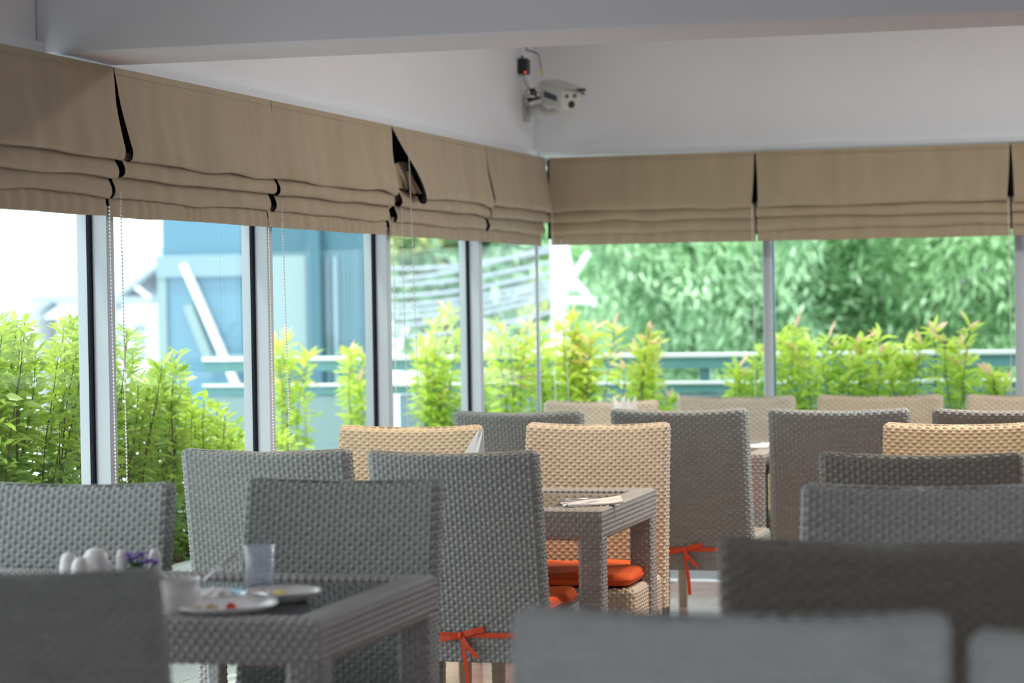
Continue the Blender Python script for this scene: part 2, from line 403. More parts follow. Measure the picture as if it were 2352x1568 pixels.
    if swoop:
        P2 = np.zeros((10, 14, 3))
        for i in range(10):
            for j in range(14):
                u = j/13; v = i/9; x_ = -.005+.24*u; z_ = 1.955-.07*(1-u)**2-.155*v-.03*u; d_ = .012+.022*math.sin(PI*v)*u+.012*u
                P2[i, j] = tuple(ax*x_+nrm*d_+Vector((0, 0, z_)))
        mkobj('inner_cloth', grid_mesh('inner_cloth', P2, closed_u=False), M['fabric'], root)
        P3 = np.zeros((12, 16, 3))
        for i in range(12):
            f = i/11; rr3 = .006+.020*f
            c3 = (.105+.062*f, .060+.012*f, 1.885-.085*f)
            for j in range(16):
                a3 = -.3+4.6*j/15
                P3[i, j] = tuple(ax*(c3[0]-rr3*math.cos(a3)*.9) + nrm*(c3[1]-rr3*math.sin(a3)) + Vector((0, 0, c3[2])))
        mkobj('curled_edge', grid_mesh('curled_edge', P3, closed_u=False), M['fabric'], root)
    # beaded pull chains
    for (s, dn, zt, zb, sway) in chains:
        mb = MB(); n = int((zt-zb)/.0105)
        for k in range(n):
            f = k/n; z = zt-(zt-zb)*f
            c = ax*(s+sway*f+.004*math.sin(f*3)) + nrm*dn + Vector((0, 0, z))
            mb.ell(c, (.0034, .0034, .0034), 5, 3)
        mb.tube([ax*s+nrm*dn+Vector((0, 0, zt)), ax*(s+sway*.5+.004)+nrm*dn+Vector((0, 0, (zt+zb)/2)), ax*(s+sway)+nrm*dn+Vector((0, 0, zb))], .0009, 4)
        mb.build('pull_chain', M['chain'], root, smooth=True)
    return root
XB, YB = -2.925, 11.42
bY = [4.9, 6.40, 7.66, 8.98, 10.33, 11.40]
labs = ['dim beige roman blind at the far left, nearest of the left wall', 'beige roman blind with a long dark gap at its left edge',
        'beige roman blind in the middle of the left wall with drooping diagonal creases', 'beige roman blind with its upper left corner curled open over a brown hollow',
        'narrow beige roman blind ending in the room corner']
G1 = 'beige roman blinds on the left wall'; G2 = 'beige roman blinds on the back wall'
cfg = [dict(rpull=(0, .01, .02, .02)), dict(pull=(.055, .03, .0, 0), rpull=(-.03, .0, .01, .01), chains=((.02, .035, 1.70, .25, .01), (-.01, .014, 1.66, .25, .01))),
       dict(pull=(.0, .04, .05, .0), rpull=(0, .01, .02, .02), chains=((.01, .012, 1.67, .25, .01), (.05, .045, 1.72, .25, .06))),
       dict(pull=(0, .06, .05, 0), swoop=.17, rpull=(0, .0, .0, .0), chains=((.03, .02, 1.70, .3, 0), (.09, .035, 1.76, .3, .06), (.09, .07, 1.96, .3, .12))),
       dict(pull=(.03, .03, .06, 0), rpull=(.0, .0, .02, .03))]
for i in range(5):
    blind((XB, bY[i], 0), (XB, bY[i+1]-.006, 0), (1, 0, 0), 11+i*7, labs[i], grp=None, **cfg[i])
bX = [-2.872, -1.862, -.672, .52, 1.71]
labb = ['wide beige roman blind on the back wall, directly right of the room corner', 'longest beige roman blind on the back wall, right of the middle joint', 'beige roman blind cut off by the right edge of the photo', 'beige roman blind beyond the right edge of the photo']
for i in range(3):
    blind((bX[i], YB, 0), (bX[i+1]-.008, YB, 0), (0, -1, 0), 71+i*5, labb[i], amp=.9, pull=(.012 if i else 0, 0, 0, 0), rpull=(.012, 0, 0, 0),
          chains=((-.015 if i else .02, .07, 1.80, .55, 0),)+((((.05), .02, 1.66, .6, .03),) if i == 0 else ()))

# ------------------------------------------------------------------ woven furniture
def rrect(s, hw, ht, r):
    """points and arc position around a rounded rectangle, s in [0,1); arrays hw, ht, r broadcast"""
    a, b = 2*(hw-r), 2*(ht-r); q = PI*r/2; per = 2*a+2*b+4*q
    t = (s*per) % per
    x = np.zeros_like(t); y = np.zeros_like(t); nx = np.zeros_like(t); ny = np.zeros_like(t)
    segs = [(a, 'l', (-1, -1, 1, 0)), (q, 'c', (1, -1, -PI/2)), (b, 'l', (1, -1, 0, 1)), (q, 'c', (1, 1, 0)), (a, 'l', (1, 1, -1, 0)), (q, 'c', (-1, 1, PI/2)), (b, 'l', (-1, 1, 0, -1)), (q, 'c', (-1, -1, PI))]
    acc = np.zeros_like(t)
    for L_, kd, d in segs:
        m = (t >= acc-1e-9) & (t < acc+L_+1e-9); u = t-acc
        if kd == 'l':
            if d[2]:   # along x
                X = d[2]*(-a/2+u); Y = d[1]*ht; NX, NY = 0*u, 0*u+d[1]
            else:
                X = d[0]*hw; Y = d[3]*(-b/2+u); NX, NY = 0*u+d[0], 0*u
        else:
            th = d[2]+u/np.maximum(r, 1e-6); cx = d[0]*(hw-r); cy = d[1]*(ht-r)
            X = cx+r*np.cos(th); Y = cy+r*np.sin(th); NX = np.cos(th); NY = np.sin(th)
        x = np.where(m, X, x); y = np.where(m, Y, y); nx = np.where(m, NX, nx); ny = np.where(m, NY, ny)
        acc = acc+L_
    return x, y, nx, ny
def weave_h(U, V):
    """height 0..1 of a basket weave; U counts stakes, V counts rows"""
    j = np.floor(V); fv = V-j; fv = 2*fv-1
    c = np.cos(PI*(U+j))
    band = np.sqrt(np.maximum(0, 1-(fv/(.97))**2))
    cs = np.sign(c)*np.abs(c)**.65
    H = (.38+.62*np.maximum(cs, -.62))*band
    fu = 2*(U-np.floor(U+.5))
    S = .56*np.sqrt(np.maximum(0, 1-(fu/.55)**2))
    return np.maximum(np.maximum(H, S), 0)
def normals(P, cu_=True):
    if cu_: dU = np.roll(P, -1, 1)-np.roll(P, 1, 1)
    else: dU = np.gradient(P, axis=1)
    dV = np.gradient(P, axis=0)
    N_ = np.cross(dU, dV); N_ /= np.linalg.norm(N_, axis=2, keepdims=True)+1e-12
    return N_
PU, PV, DEP = .0135, .0112, .0066
def woven_post(name, hw, ht, r, z0, z1, su=4, sv=5, bend=None, dome=False, taper=None, rnd=.02, topcap=True, pu=PU, pv=PV, dep=DEP):
    per = 4*(hw+ht)-8*r+2*PI*r; nc = int(round(per/pu/2))*2; nu = nc*su
    path = []          # (z, inset)
    hh = z1-z0-(rnd if dome else 0); n = max(2, int(hh/pv))
    zs = [(z0+hh*k/(n*sv), 0.) for k in range(n*sv+1)]
    if dome:
        na = int(max(2, round(rnd*PI/2/pv)))*sv
        for k in range(1, na+1):
            a = PI/2*k/na; zs.append((z1-rnd+rnd*math.sin(a), rnd*(1-math.cos(a))))
    path = np.array(zs); nv = len(path)
    U = np.arange(nu)/su; V = np.arange(nv)/sv
    UU, VV = np.meshgrid(U, V)
    Zg = path[:, 0][:, None]+0*UU; In = path[:, 1][:, None]+0*UU
    s = UU/nc
    k = 1.0 if taper is None else taper((Zg-z0)/(z1-z0))
    x, y, nx, ny = rrect(s, hw*k, ht*k, np.minimum(r*k, ht*k*.98))
    x -= nx*In*(1 if dome else 0); y -= ny*In
    P = np.stack([x, y, Zg], 2)
    if bend is not None: P = bend(P)
    Nn = normals(P)
    if Nn[nv//2, 3] @ np.array([0, -1, 0]) < 0 and abs(Nn[nv//2, 3][1]) > .5: Nn = -Nn
    P = P + Nn*((weave_h(UU, VV)-.45)*dep)[:, :, None]
    return grid_mesh(name, P, cap0=True, cap1=True)
CW, CT = .243, .031       # half width and half thickness of the backrest
def lean(z): 
    t = np.clip((z-.34)/.61, 0, 1.1)
    return -.215-.10*t**1.25
def bend_back(P):
    P = P.copy(); x = P[:, :, 0]; z = P[:, :, 2]; h = np.clip((z-.34)/.61, 0, 1)
    q = 1-(x/CW)**2
    P[:, :, 1] += lean(z) - .022*q*h
    P[:, :, 2] -= .011*q*h**2
    P[:, :, 0] *= 1+.02*(1-h)
    return P
def braid(name, pts, r, pitch, slant):
    mb = MB(); pts = [Vector(p) for p in pts]
    d = [0]; 
    for i in range(1, len(pts)): d.append(d[-1]+(pts[i]-pts[i-1]).length)
    n = int(d[-1]/pitch)
    for k in range(n):
        t = (k+.5)*d[-1]/n; i = max(j for j in range(len(d)) if d[j] <= t); i = min(i, len(pts)-2)
        p = pts[i].lerp(pts[i+1], (t-d[i])/(d[i+1]-d[i])); ax = (pts[i+1]-pts[i]).normalized()
        side = ax.cross(Vector((0, 0, 1))).normalized(); v = (ax*math.cos(slant)+side*math.sin(slant)).normalized()
        b = v.cross(Vector((0, 0, 1))).normalized(); R = Matrix((v, b, v.cross(b))).transposed()
        mb.ell(p, (pitch*1.15, r*.55, r*.5), 8, 6, R)
    return mb.mesh(name, True)
chair_back = woven_post('backrest', CW, CT, .018, .335, .95, bend=bend_back, dome=True, rnd=.018)
def bend_seat(P): P = P.copy(); P[:, :, 1] += .035; return P
chair_seat = woven_post('seat', CW-.006, .222, .03, .335, .452, bend=bend_seat, dome=True, rnd=.02)
chair_leg = woven_post('leg', .021, .021, .008, .0, .345, su=3, sv=3, taper=lambda t: .8+.2*t, dep=.0025)
topline = []
for s in np.linspace(-1, 1, 30):
    x = s*(CW-.018); q = 1-(x/CW)**2; topline.append((x, lean(.95)-.022*q, .9475-.011*q))
chair_rim = braid('rim_braid', topline, .014, .0125, .5)
def make_chair():
    r = empty('dining_chair')
    mkobj('backrest', chair_back, M['wicker'], r); mkobj('rim_braid', chair_rim, M['wicker'], r); mkobj('seat', chair_seat, M['wicker'], r)
    for sx, y in ((1, -.175), (-1, -.175), (1, .225), (-1, .225)): mkobj('leg', chair_leg, M['wicker'], r, (sx*.213, y, 0))
    return r
proto = make_chair(); first = [True]
def chair(px, py, face, label, grp, wpx=None, z=.945, m=None, dr=0, height=None):
    """chair whose top middle projects to px,py; face=+1: seen from behind, -1: seen from the front"""
    global proto
    o = proto if first[0] else copy_tree(proto); first[0] = False
    top = onZ(px, py, z); dist = (top-EYE).dot(fwd)
    sc = 1.0
    if wpx: sc = wpx/F*dist/(2*CW*math.cos(YAW))
    sc = max(.94, min(1.16, sc))
    rz = (0 if face > 0 else PI)+dr
    off = Vector((0, -.315, 0)); off.rotate(Matrix.Rotation(rz, 3, 'Z'))
    o.location = (top.x-off.x, top.y-off.y, 0); o.rotation_euler = (0, 0, rz)
    o.scale = (sc, 1, z/.945)
    tag(o, label, 'chair', grp)
    if m:
        for c in o.children:
            c.material_slots[0].link = 'OBJECT'; c.material_slots[0].material = m
    return o
def cushion(ch, label, bow=True, bx=0.0, pw=.222, pd=.205):
    r = empty('seat_cushion', ch.location, ch.rotation_euler.z, label=label, cat='cushion'); r.scale = (ch.scale.x, 1, ch.scale.z)
    nu = 64; nv = 14; P = np.zeros((nv, nu, 3))
    for i in range(nv):
        a = -PI/2+PI*i/(nv-1); ins = .02*(1-math.cos(a)); z = .478+.021*math.sin(a)
        x, y, _, _ = rrect(np.arange(nu)/nu, pw-ins, pd-ins, .03)
        P[i, :, 0] = x; P[i, :, 1] = y+.045-(.205-pd); P[i, :, 2] = z + (.004*np.sin(x*22)*np.cos(y*19) if i > 8 else 0)
    mkobj('pad', grid_mesh('pad', P, cap0=True, cap1=True), M['orange'], r)
    pp = MB()
    x, y, _, _ = rrect(np.arange(48)/48, pw+.001, pd+.001, .03)
    pp.tube([(a, b+.045-(.205-pd), .478) for a, b in zip(list(x)+[x[0]], list(y)+[y[0]])], .0035, 6).build('piping', M['ribbon'], r, smooth=True)
    def strip(name, pts, wd=.0075, up=Vector((0, 0, 1))):
        mb = MB(); vs = []
        pts = [Vector(p) for p in pts]
        for i, p in enumerate(pts):
            t = (pts[min(i+1, len(pts)-1)]-pts[max(i-1, 0)]).normalized()
            b = t.cross(Vector((0, 1, 0))); b = b.normalized() if b.length > .1 else Vector((0, 0, 1))
            nn = Vector((0, -1, 0))
            for k, e in ((-1, 0), (1, 0), (1, 1), (-1, 1)): vs.append(p+b*(wd*k)+nn*(.0012*e))
        fs = []
        for i in range(len(pts)-1):
            for k in range(4): fs.append((i*4+k, i*4+(k+1) % 4, i*4+4+(k+1) % 4, i*4+4+k))
        fs += [(0, 1, 2, 3), tuple(len(pts)*4-4+k for k in (3, 2, 1, 0))]
        return mb.add(vs, fs).build(name, M['ribbon'], r)
    if bow:
        zb = .415; yb = lambda x: lean(zb)-.022*(1-(x/CW)**2)*.12-CT-.005
        band = [(.20, -.18, zb+.02), (CW+.008, -.19, zb+.005), (CW+.006, -.235, zb)]
        strip('tie_ribbon', [(x, yb(x), zb+.012*abs(x-bx)) for x in np.linspace(-CW-.002, CW+.002, 24)])
        strip('bow_loop', [(bx, yb(bx)-.003, zb), (bx+.035, yb(bx)-.008, zb+.012), (bx+.068, yb(bx)-.006, zb+.02)], .0085)
        strip('bow_loop', [(bx, yb(bx)-.003, zb), (bx-.03, yb(bx)-.008, zb-.006), (bx-.06, yb(bx)-.006, zb-.012)], .0085)
        strip('ribbon_tail', [(bx+.004, yb(bx)-.004, zb), (bx+.010, yb(bx)-.007, zb-.05), (bx+.018, yb(bx)-.008, zb-.11), (bx+.022, yb(bx)-.010, zb-.17)], .006)
        strip('ribbon_tail', [(bx+.002, yb(bx)-.006, zb), (bx+.02, yb(bx)-.010, zb-.03), (bx+.05, yb(bx)-.011, zb-.062)], .0065)
        MB().ell((bx, yb(bx)-.006, zb), (.008, .006, .011), 8, 6).build('knot', M['ribbon'], r, smooth=True)
    return r
# --- table
TW, TD, TH = 1.30, .80, .75
def table_frame():
    hw, ht = .036, .047; per = 4*(hw+ht)-8*.014+2*PI*.014
    ns = int(round(per/PU/2))*2; su = 4; sv = 4
    npath = int(round(2*(TW+TD)/PV/2))*2; nP = npath*sv
    a, b = TW/2-hw, TD/2-hw
    VV, UU = np.meshgrid(np.arange(nP)/sv, np.arange(ns*su)/su, indexing='ij')
    o, z, no, nz = rrect(UU/ns, hw, ht, .014)
    t = VV/npath*4*0 + VV/npath
    # four sides with mitred corners, lengths in proportion
    La, Lb = 2*a, 2*b; tot = 2*(La+Lb); d = t*tot
    X = np.zeros_like(d); Y = np.zeros_like(d)
    A = a+o; B = b+o
    m1 = d < La; m2 = (d >= La) & (d < La+Lb); m3 = (d >= La+Lb) & (d < 2*La+Lb); m4 = d >= 2*La+Lb
    f = d/La; X = np.where(m1, -A+2*A*f, X); Y = np.where(m1, -B, Y)
    f = (d-La)/Lb; X = np.where(m2, A, X); Y = np.where(m2, -B+2*B*f, Y)
    f = (d-La-Lb)/La; X = np.where(m3, A-2*A*f, X); Y = np.where(m3, B, Y)
    f = (d-2*La-Lb)/Lb; X = np.where(m4, -A, X); Y = np.where(m4, B-2*B*f, Y)
    P = np.stack([X, Y, TH-ht+z], 2)
    dU = np.roll(P, -1, 1)-np.roll(P, 1, 1); dV = np.roll(P, -1, 0)-np.roll(P, 1, 0)
    Nn = np.cross(dU, dV); Nn /= np.linalg.norm(Nn, axis=2, keepdims=True)+1e-12
    out = np.stack([np.where(m1, 0, np.where(m2, 1, np.where(m3, 0, -1)))*no, np.where(m1, -1, np.where(m2, 0, np.where(m3, 1, 0)))*no, nz], 2)
    sg = np.sign((Nn*out).sum(2)); sg[sg == 0] = 1; Nn *= sg[:, :, None]
    P = P + Nn*((weave_h(UU, VV)-.6)*.006)[:, :, None]
    return grid_mesh('woven_rim', P, closed_v=True)
table_rim = table_frame()
table_leg = woven_post('leg', .037, .037, .012, 0, TH-.085, su=4, sv=4, dep=.006)
gl = MB().box(-TW/2+.066, TW/2-.066, -TD/2+.066, TD/2-.066, .733, .741, .001).mesh('glass_top')
ub = MB().box(-TW/2+.06, TW/2-.06, -TD/2+.06, TD/2-.06, .70, .7325, .001).mesh('under_board')
def table(corner, label, grp, side='right', m=None):
    p = corner; cx = p.x-TW/2 if side == 'right' else p.x+TW/2
    r = empty('dining_table', (cx, p.y+TD/2, 0), label=label, cat='table', group=grp)
    mkobj('woven_rim', table_rim, M['wicker_table'], r); mkobj('glass_top', gl, M['glass_dark'], r); mkobj('under_board', ub, M['black'], r)
    for sx in (-1, 1):
        for sy in (-1, 1): mkobj('leg', table_leg, M['wicker_table'], r, (sx*(TW/2-.038), sy*(TD/2-.038), 0))
    return r
M['wicker_table'] = wicker('grey_woven_resin_table', (.345, .345, .34))
GT = 'woven dining tables'
tA1 = table(onZ(735, 1425, TH), 'near grey woven table with dirty plates and a plastic cup', GT)
tB1 = table(onZ(1382, 1170, TH), 'middle grey woven table with orange cushioned chair behind it', GT)
tC1 = table(onZ(1757, 1040, TH), 'far woven table in the centre, left of the narrow dark gap', GT)
p = onZ(1757, 1040, TH); tC2 = table(Vector((p.x+.016, p.y, TH)), 'far woven table right of the narrow dark gap', GT, 'left')
p = onZ(1382, 1170, TH); tB2 = table(Vector((onZ(1900, 1160, TH).x, p.y, TH)), 'woven table mostly hidden between the right hand chairs, far one', GT, 'left')
p = onZ(735, 1425, TH); tA2 = table(Vector((onZ(1790, 1400, TH).x, p.y, TH)), 'woven table hidden between the blurred right hand chairs, near one', GT, 'left')

GA = 'chairs at the near left table'; GB = 'chairs at the middle table'; GC = 'chairs at the far tables'; GD = 'chairs at the right hand tables'
T_ = M['wicker_warm_lit']; P_ = wicker('pale_grey_woven_resin', (.58, .62, .63)); B_ = M['wicker_blue']; D_ = M['wicker_dark']
chair(40, 1310, 1, 'blurred dark grey chair back cut off at the lower left corner', GA, 660, m=B_)
chair(170, 1112, -1, 'blurred grey chair facing us at far left, behind the purple flowers', GA, 475, m=B_)
cA = chair(792, 1103, -1, 'blurred grey chair facing us directly behind the plastic cup', GA, 450, m=B_)
cB0 = chair(611, 1034, 1, 'grey woven chair seen from behind, left of the other middle one', GB, 393)
cB1 = chair(1040, 1038, 1, 'grey woven chair seen from behind with orange ribbon, centre of photo', GB, 388)
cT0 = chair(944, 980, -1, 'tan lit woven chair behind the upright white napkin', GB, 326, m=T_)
cT1 = chair(1374, 974, -1, 'tan lit woven chair with the orange seat at the middle table', GB, 322, m=M['wicker_pale_lit'])
chair(1191, 946, 1, 'grey woven chair back, leftmost of the far row seen from behind', GC, 292, z=.957)
cC1 = chair(1559, 941, 1, 'tall grey brown woven chair back with orange bow, right of middle table', GC, 306, z=.95)
cC2 = chair(1926, 941, 1, 'grey brown woven chair back right of the narrow dark table gap', GC, 311, z=.957)
chair(2305, 941, 1, 'dark woven chair back at right edge, in the far row', GC, 311, z=.957, m=D_)
chair(1381, 922, -1, 'pale tan lit chair at the back windows behind the folded napkin crown', GC, 256, z=.922, m=M['wicker_pale_lit'])
chair(1692, 912, -1, 'pale tan lit chair at the back windows under the window post', GC, 260, z=.922, m=M['wicker_pale_lit'])
chair(2021, 909, -1, 'pale tan lit chair at the back windows, second from the right edge', GC, 273, z=.922, m=T_)
chair(2365, 908, -1, 'orange tan lit chair at the back windows touching the right edge', GC, 273, z=.922, m=T_)
chair(2205, 974, -1, 'bright honey tan lit chair facing us at right behind the dark chair', GD, 335, m=T_)
chair(2113, 1043, 1, 'dark grey woven chair back in front of the honey tan lit chair', GD, 445, m=D_, z=.95)
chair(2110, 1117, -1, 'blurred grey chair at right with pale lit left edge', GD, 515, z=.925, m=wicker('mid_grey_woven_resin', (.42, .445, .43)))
chair(2020, 1243, 1, 'large dark blurred chair back at the right edge', GD, 720, z=.96, m=D_)
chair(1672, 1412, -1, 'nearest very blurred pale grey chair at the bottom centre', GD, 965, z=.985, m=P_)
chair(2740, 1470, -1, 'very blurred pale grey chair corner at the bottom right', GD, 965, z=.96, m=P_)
cushion(cT1, 'orange cushion on the tan lit chair of the middle table', False)
cushion(cT0, 'orange cushion on the tan lit chair behind the upright napkin', False)
cushion(cB1, 'orange cushion tied with a long ribbon to the centre grey chair', True, .0)
cushion(cB0, 'orange cushion on the grey chair left of centre', False)
cushion(cC1, 'orange cushion tied with a bow to the tall far grey brown chair', True, .0, .185, .17)
#cushion(cA, 'orange cushion of the chair behind the plastic cup', False)

# ------------------------------------------------------------------ warm downlights in the ceiling behind the beam
def lamp(x, y, e, label, ang=62):
    r = empty('ceiling_lamp', (x, y, 2.95), label=label, cat='lamp', group='recessed warm ceiling lamps')
    MB().lathe([(.05, 0), (.075, 0), (.078, -.012), (.05, -.014), (.046, -.003), (.0, -.003)], n=24).build('ring', M['frame'], r, smooth=True)
    MB().lathe([(.045, -.006), (.0, -.008)], n=24).build('lamp_glass', M['lamp'], r)
    d = bpy.data.lights.new('warm_spot', 'SPOT'); d.energy = e; d.color = (1, .72, .44); d.spot_size = math.radians(ang); d.spot_blend = .6; d.shadow_soft_size = .05
    o = bpy.data.objects.new('warm_spot', d); C.objects.link(o); o.parent = r; o.location = (0, 0, -.03)
    return o
q = onY(1060, 978, 7.25); lamp(q.x, 7.45, 100, 'recessed warm lamp above the middle table')
q = onY(2230, 978, 7.25); lamp(q.x, 7.45, 100, 'recessed warm lamp above the right hand table')
q = onY(1560, 978, 9.6); lamp(q.x, 9.45, 95, 'recessed warm lamp above the far table')
q = onY(2290, 978, 9.6); lamp(q.x, 9.45, 100, 'recessed warm lamp above the far right table')

def fill_light(x, y, e, label):  # unseen panel added to lift the light in the room
    r = empty('added_fill_light', (x, y, 2.95), label=label, cat='lamp')
    MB().box(-.62, .62, -.32, .32, -.03, 0, .004).build('frame', M['frame'], r)
    MB().box(-.59, .59, -.29, .29, -.034, -.0305).build('diffuser', M['fill_glow'], r)
    d = bpy.data.lights.new('fill_area', 'AREA'); d.shape = 'RECTANGLE'; d.size = 1.16; d.size_y = .56; d.energy = e; d.color = (.97, .98, 1)
    o = bpy.data.objects.new('fill_area', d); C.objects.link(o); o.parent = r; o.location = (0, 0, -.04)
fill_light(-.2, 8.7, 25, 'added unseen fill light panel behind the beam, left')
fill_light(2.2, 8.7, 44, 'added unseen fill light panel behind the beam, right')
# ------------------------------------------------------------------ terrace and street outside
GZ = -3.5
sbox('ground', -120, 80, 12.6, 160, GZ-.2, GZ, M['ground'], 'pale sunlit street far below the terrace', 'ground')
tf = sbox('terrace_floor', -4.5, -3.17, 3, 11.75, -.16, -.008, M['grout_out'], 'pale tiled terrace floor outside the left windows', 'floor')
tom = MB().box(-.145, .145, -.145, .145, -.008, 0, .0015).mesh('tile')
for i in range(2):
    for j in range(26): mkobj('tile', tom, M['tile_out'], tf, (-3.33-.3*i, 3.3+.3*j, 0))
sbox('terrace_slab', -6.5, 6, 11.75, 15.3, -.2, 0, M['planter'], 'white terrace slab outside the back windows', 'floor')
def planter(x0, x1, y0, y1, z, label):
    r = empty('planter_box', (x0, y0, 0), label=label, cat='planter')
    a, b = x1-x0, y1-y0
    MB().box(0, a, 0, .06, 0, z, .004).box(0, a, b-.06, b, 0, z, .004).box(0, .06, .06, b-.06, 0, z, .004).box(a-.06, a, .06, b-.06, 0, z, .004).build('box', M['planter'], r)
    MB().box(.05, a-.05, .05, b-.05, .02, z-.04).build('soil', M['soil'], r)
planter(-4.12, -3.70, 6.4, 10.4, .36, 'long white planter box outside the left windows')
planter(-6.0, 3.0, 12.45, 12.95, .42, 'long white planter box outside the back windows')

def leaf_arrays(pos, dr, ln, wd, n6=True, droop=.15):
    n = len(pos); up = np.array([0, 0, 1.])
    dr = dr/np.linalg.norm(dr, axis=1, keepdims=True)
    sd = np.cross(dr, up)+rng.normal(size=(n, 3))*.35; sd -= dr*(sd*dr).sum(1, keepdims=True); sd /= np.linalg.norm(sd, axis=1, keepdims=True)
    nn = np.cross(sd, dr); ln = ln[:, None]; wd = wd[:, None]
    if n6:
        pts = [pos, pos+dr*ln*.35+sd*wd*.5+nn*wd*.12, pos+dr*ln*.72+sd*wd*.36+nn*wd*.1-nn*ln*droop*.4, pos+dr*ln-nn*ln*droop, pos+dr*ln*.72-sd*wd*.36+nn*wd*.1-nn*ln*droop*.4, pos+dr*ln*.35-sd*wd*.5+nn*wd*.12]
        V = np.stack(pts, 1).reshape(-1, 3); b = np.arange(n)[:, None]*6
        Fq = np.concatenate([b+np.array([[0, 1, 2, 3]]), b+np.array([[0, 3, 4, 5]])])
        return V, Fq, 6
    V = np.stack([pos, pos+dr*ln*.45+sd*wd*.5, pos+dr*ln, pos+dr*ln*.45-sd*wd*.5], 1).reshape(-1, 3)
    return V, np.arange(n*4).reshape(-1, 4), 4
def leaf_mesh(name, pos, dr, ln, wd, tint, n6=True):
    V, Fq, k = leaf_arrays(pos, dr, ln, wd, n6)
    me = bpy.data.meshes.new(name); me.vertices.add(len(V)); me.vertices.foreach_set('co', V.astype(np.float32).ravel())
    me.loops.add(Fq.size); me.loops.foreach_set('vertex_index', Fq.astype(np.int32).ravel())
    me.polygons.add(len(Fq)); me.polygons.foreach_set('loop_start', (np.arange(len(Fq))*4).astype(np.int32))
    me.update(calc_edges=True)
    a = me.attributes.new('tint', 'FLOAT', 'POINT'); a.data.foreach_set('value', np.repeat(tint, k).astype(np.float32))
    return me
one = [leaf_mesh('leaf', np.zeros((1, 3)), np.array([[1., 0, .1]]), np.array([1.]), np.array([w_]), np.array([t_])) for w_, t_ in ((.30, .35), (.26, .6))]
one_pink = leaf_mesh('leaf', np.zeros((1, 3)), np.array([[1., 0, .1]]), np.array([1.]), np.array([.26]), np.array([.5]))
def shrub(base, h, rad, nst, dens, ll, m, label, grp, nleaf=40, pink=0, clear=0., cat='shrub', tone=(.2, .75), wk=.28):
    r = empty('leafy_shrub', base, label=label, cat=cat, group=grp)
    st = MB(); pos = []; dr = []; ln = []; ti = []
    tops = []
    for s in range(nst):
        a = random.uniform(0, 2*PI); q = rad*math.sqrt(random.random()); hh = h*random.uniform(.72, 1.0) if s else h
        bx, by = q*.45*math.cos(a), q*.45*math.sin(a); tx, ty = q*math.cos(a)+random.uniform(-.02, .02), q*math.sin(a)
        pts = [Vector((bx+(tx-bx)*f+.012*math.sin(f*7+s), by+(ty-by)*f+.012*math.cos(f*6+s), hh*f)) for f in np.linspace(0, 1, 7)]
        st.tube(pts, .004, 5, .0016)
        tops.append(pts[-1])
        n = int(dens*hh)
        for k in range(n):
            f = clear+(1-clear)*(k+random.random())/n; i = min(5, int(f*6)); p = pts[i].lerp(pts[i+1], f*6-i)
            az = k*2.4+random.uniform(-.5, .5); el = random.uniform(.1, .9) if f > .85 else random.uniform(-.35, .8)
            tw = random.uniform(0, rad*.35)*(1-f*.7)
            d = np.array([math.cos(az)*math.cos(el), math.sin(az)*math.cos(el), math.sin(el)])
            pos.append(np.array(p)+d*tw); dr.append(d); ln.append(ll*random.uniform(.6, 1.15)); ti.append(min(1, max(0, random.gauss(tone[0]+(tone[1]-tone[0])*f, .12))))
    st.build('stems', M['stem'], r)
    pos = np.array(pos); dr = np.array(dr); ln = np.array(ln); ti = np.array(ti)
    fo = mkobj('foliage', leaf_mesh('foliage', pos, dr, ln, ln*wk, ti*.8), m, r); fo['kind'] = 'stuff'
    for k in range(nleaf):      # the leaves that can be picked out one by one, round the shoots
        t = tops[k % len(tops)]; az = random.uniform(0, 2*PI); el = random.uniform(.25, 1.25)
        pk = k < pink
        o = mkobj('leaf', one_pink if pk else one[k % 2], None, r)
        if not o.data.materials: o.data.materials.append(None)
        o.material_slots[0].link = 'OBJECT'; o.material_slots[0].material = M['leaf_pink'] if pk else m
        o.location = (t.x, t.y, t.z-random.uniform(0, .05 if not pk else .012))
        o.rotation_euler = (random.uniform(-.5, .5), -el, az); s_ = ll*random.uniform(.8, 1.3); o.scale = (s_, s_, s_)
    return r
GH = 'hedge shrubs outside the left windows'; GR = 'young shrubs in the back planter'
hw = ['tall bright green hedge shrub cut by the left edge', 'bright green hedge shrub second from the left edge', 'bright green hedge shrub left of the first window post',
      'hedge shrub behind the first window post', 'green hedge shrub just right of the first window post', 'lower dark green hedge shrub before the sky blue reflection wall', 'shortest thin hedge shrub with bare twigs beside the second post', 'low hedge shrub behind the second window post']
for i, (Y_, ht) in enumerate([(7.45, 1.00), (7.8, .99), (8.18, .99), (8.55, .93), (8.9, .86), (9.25, .74), (9.62, .62), (9.98, .50)]):
    shrub((-3.9+random.uniform(-.03, .03), Y_, .33), ht, .22, 18, 135, .066, M['leaf_hedge'], hw[i], GH, 44, tone=(-.05, .80), wk=.36)
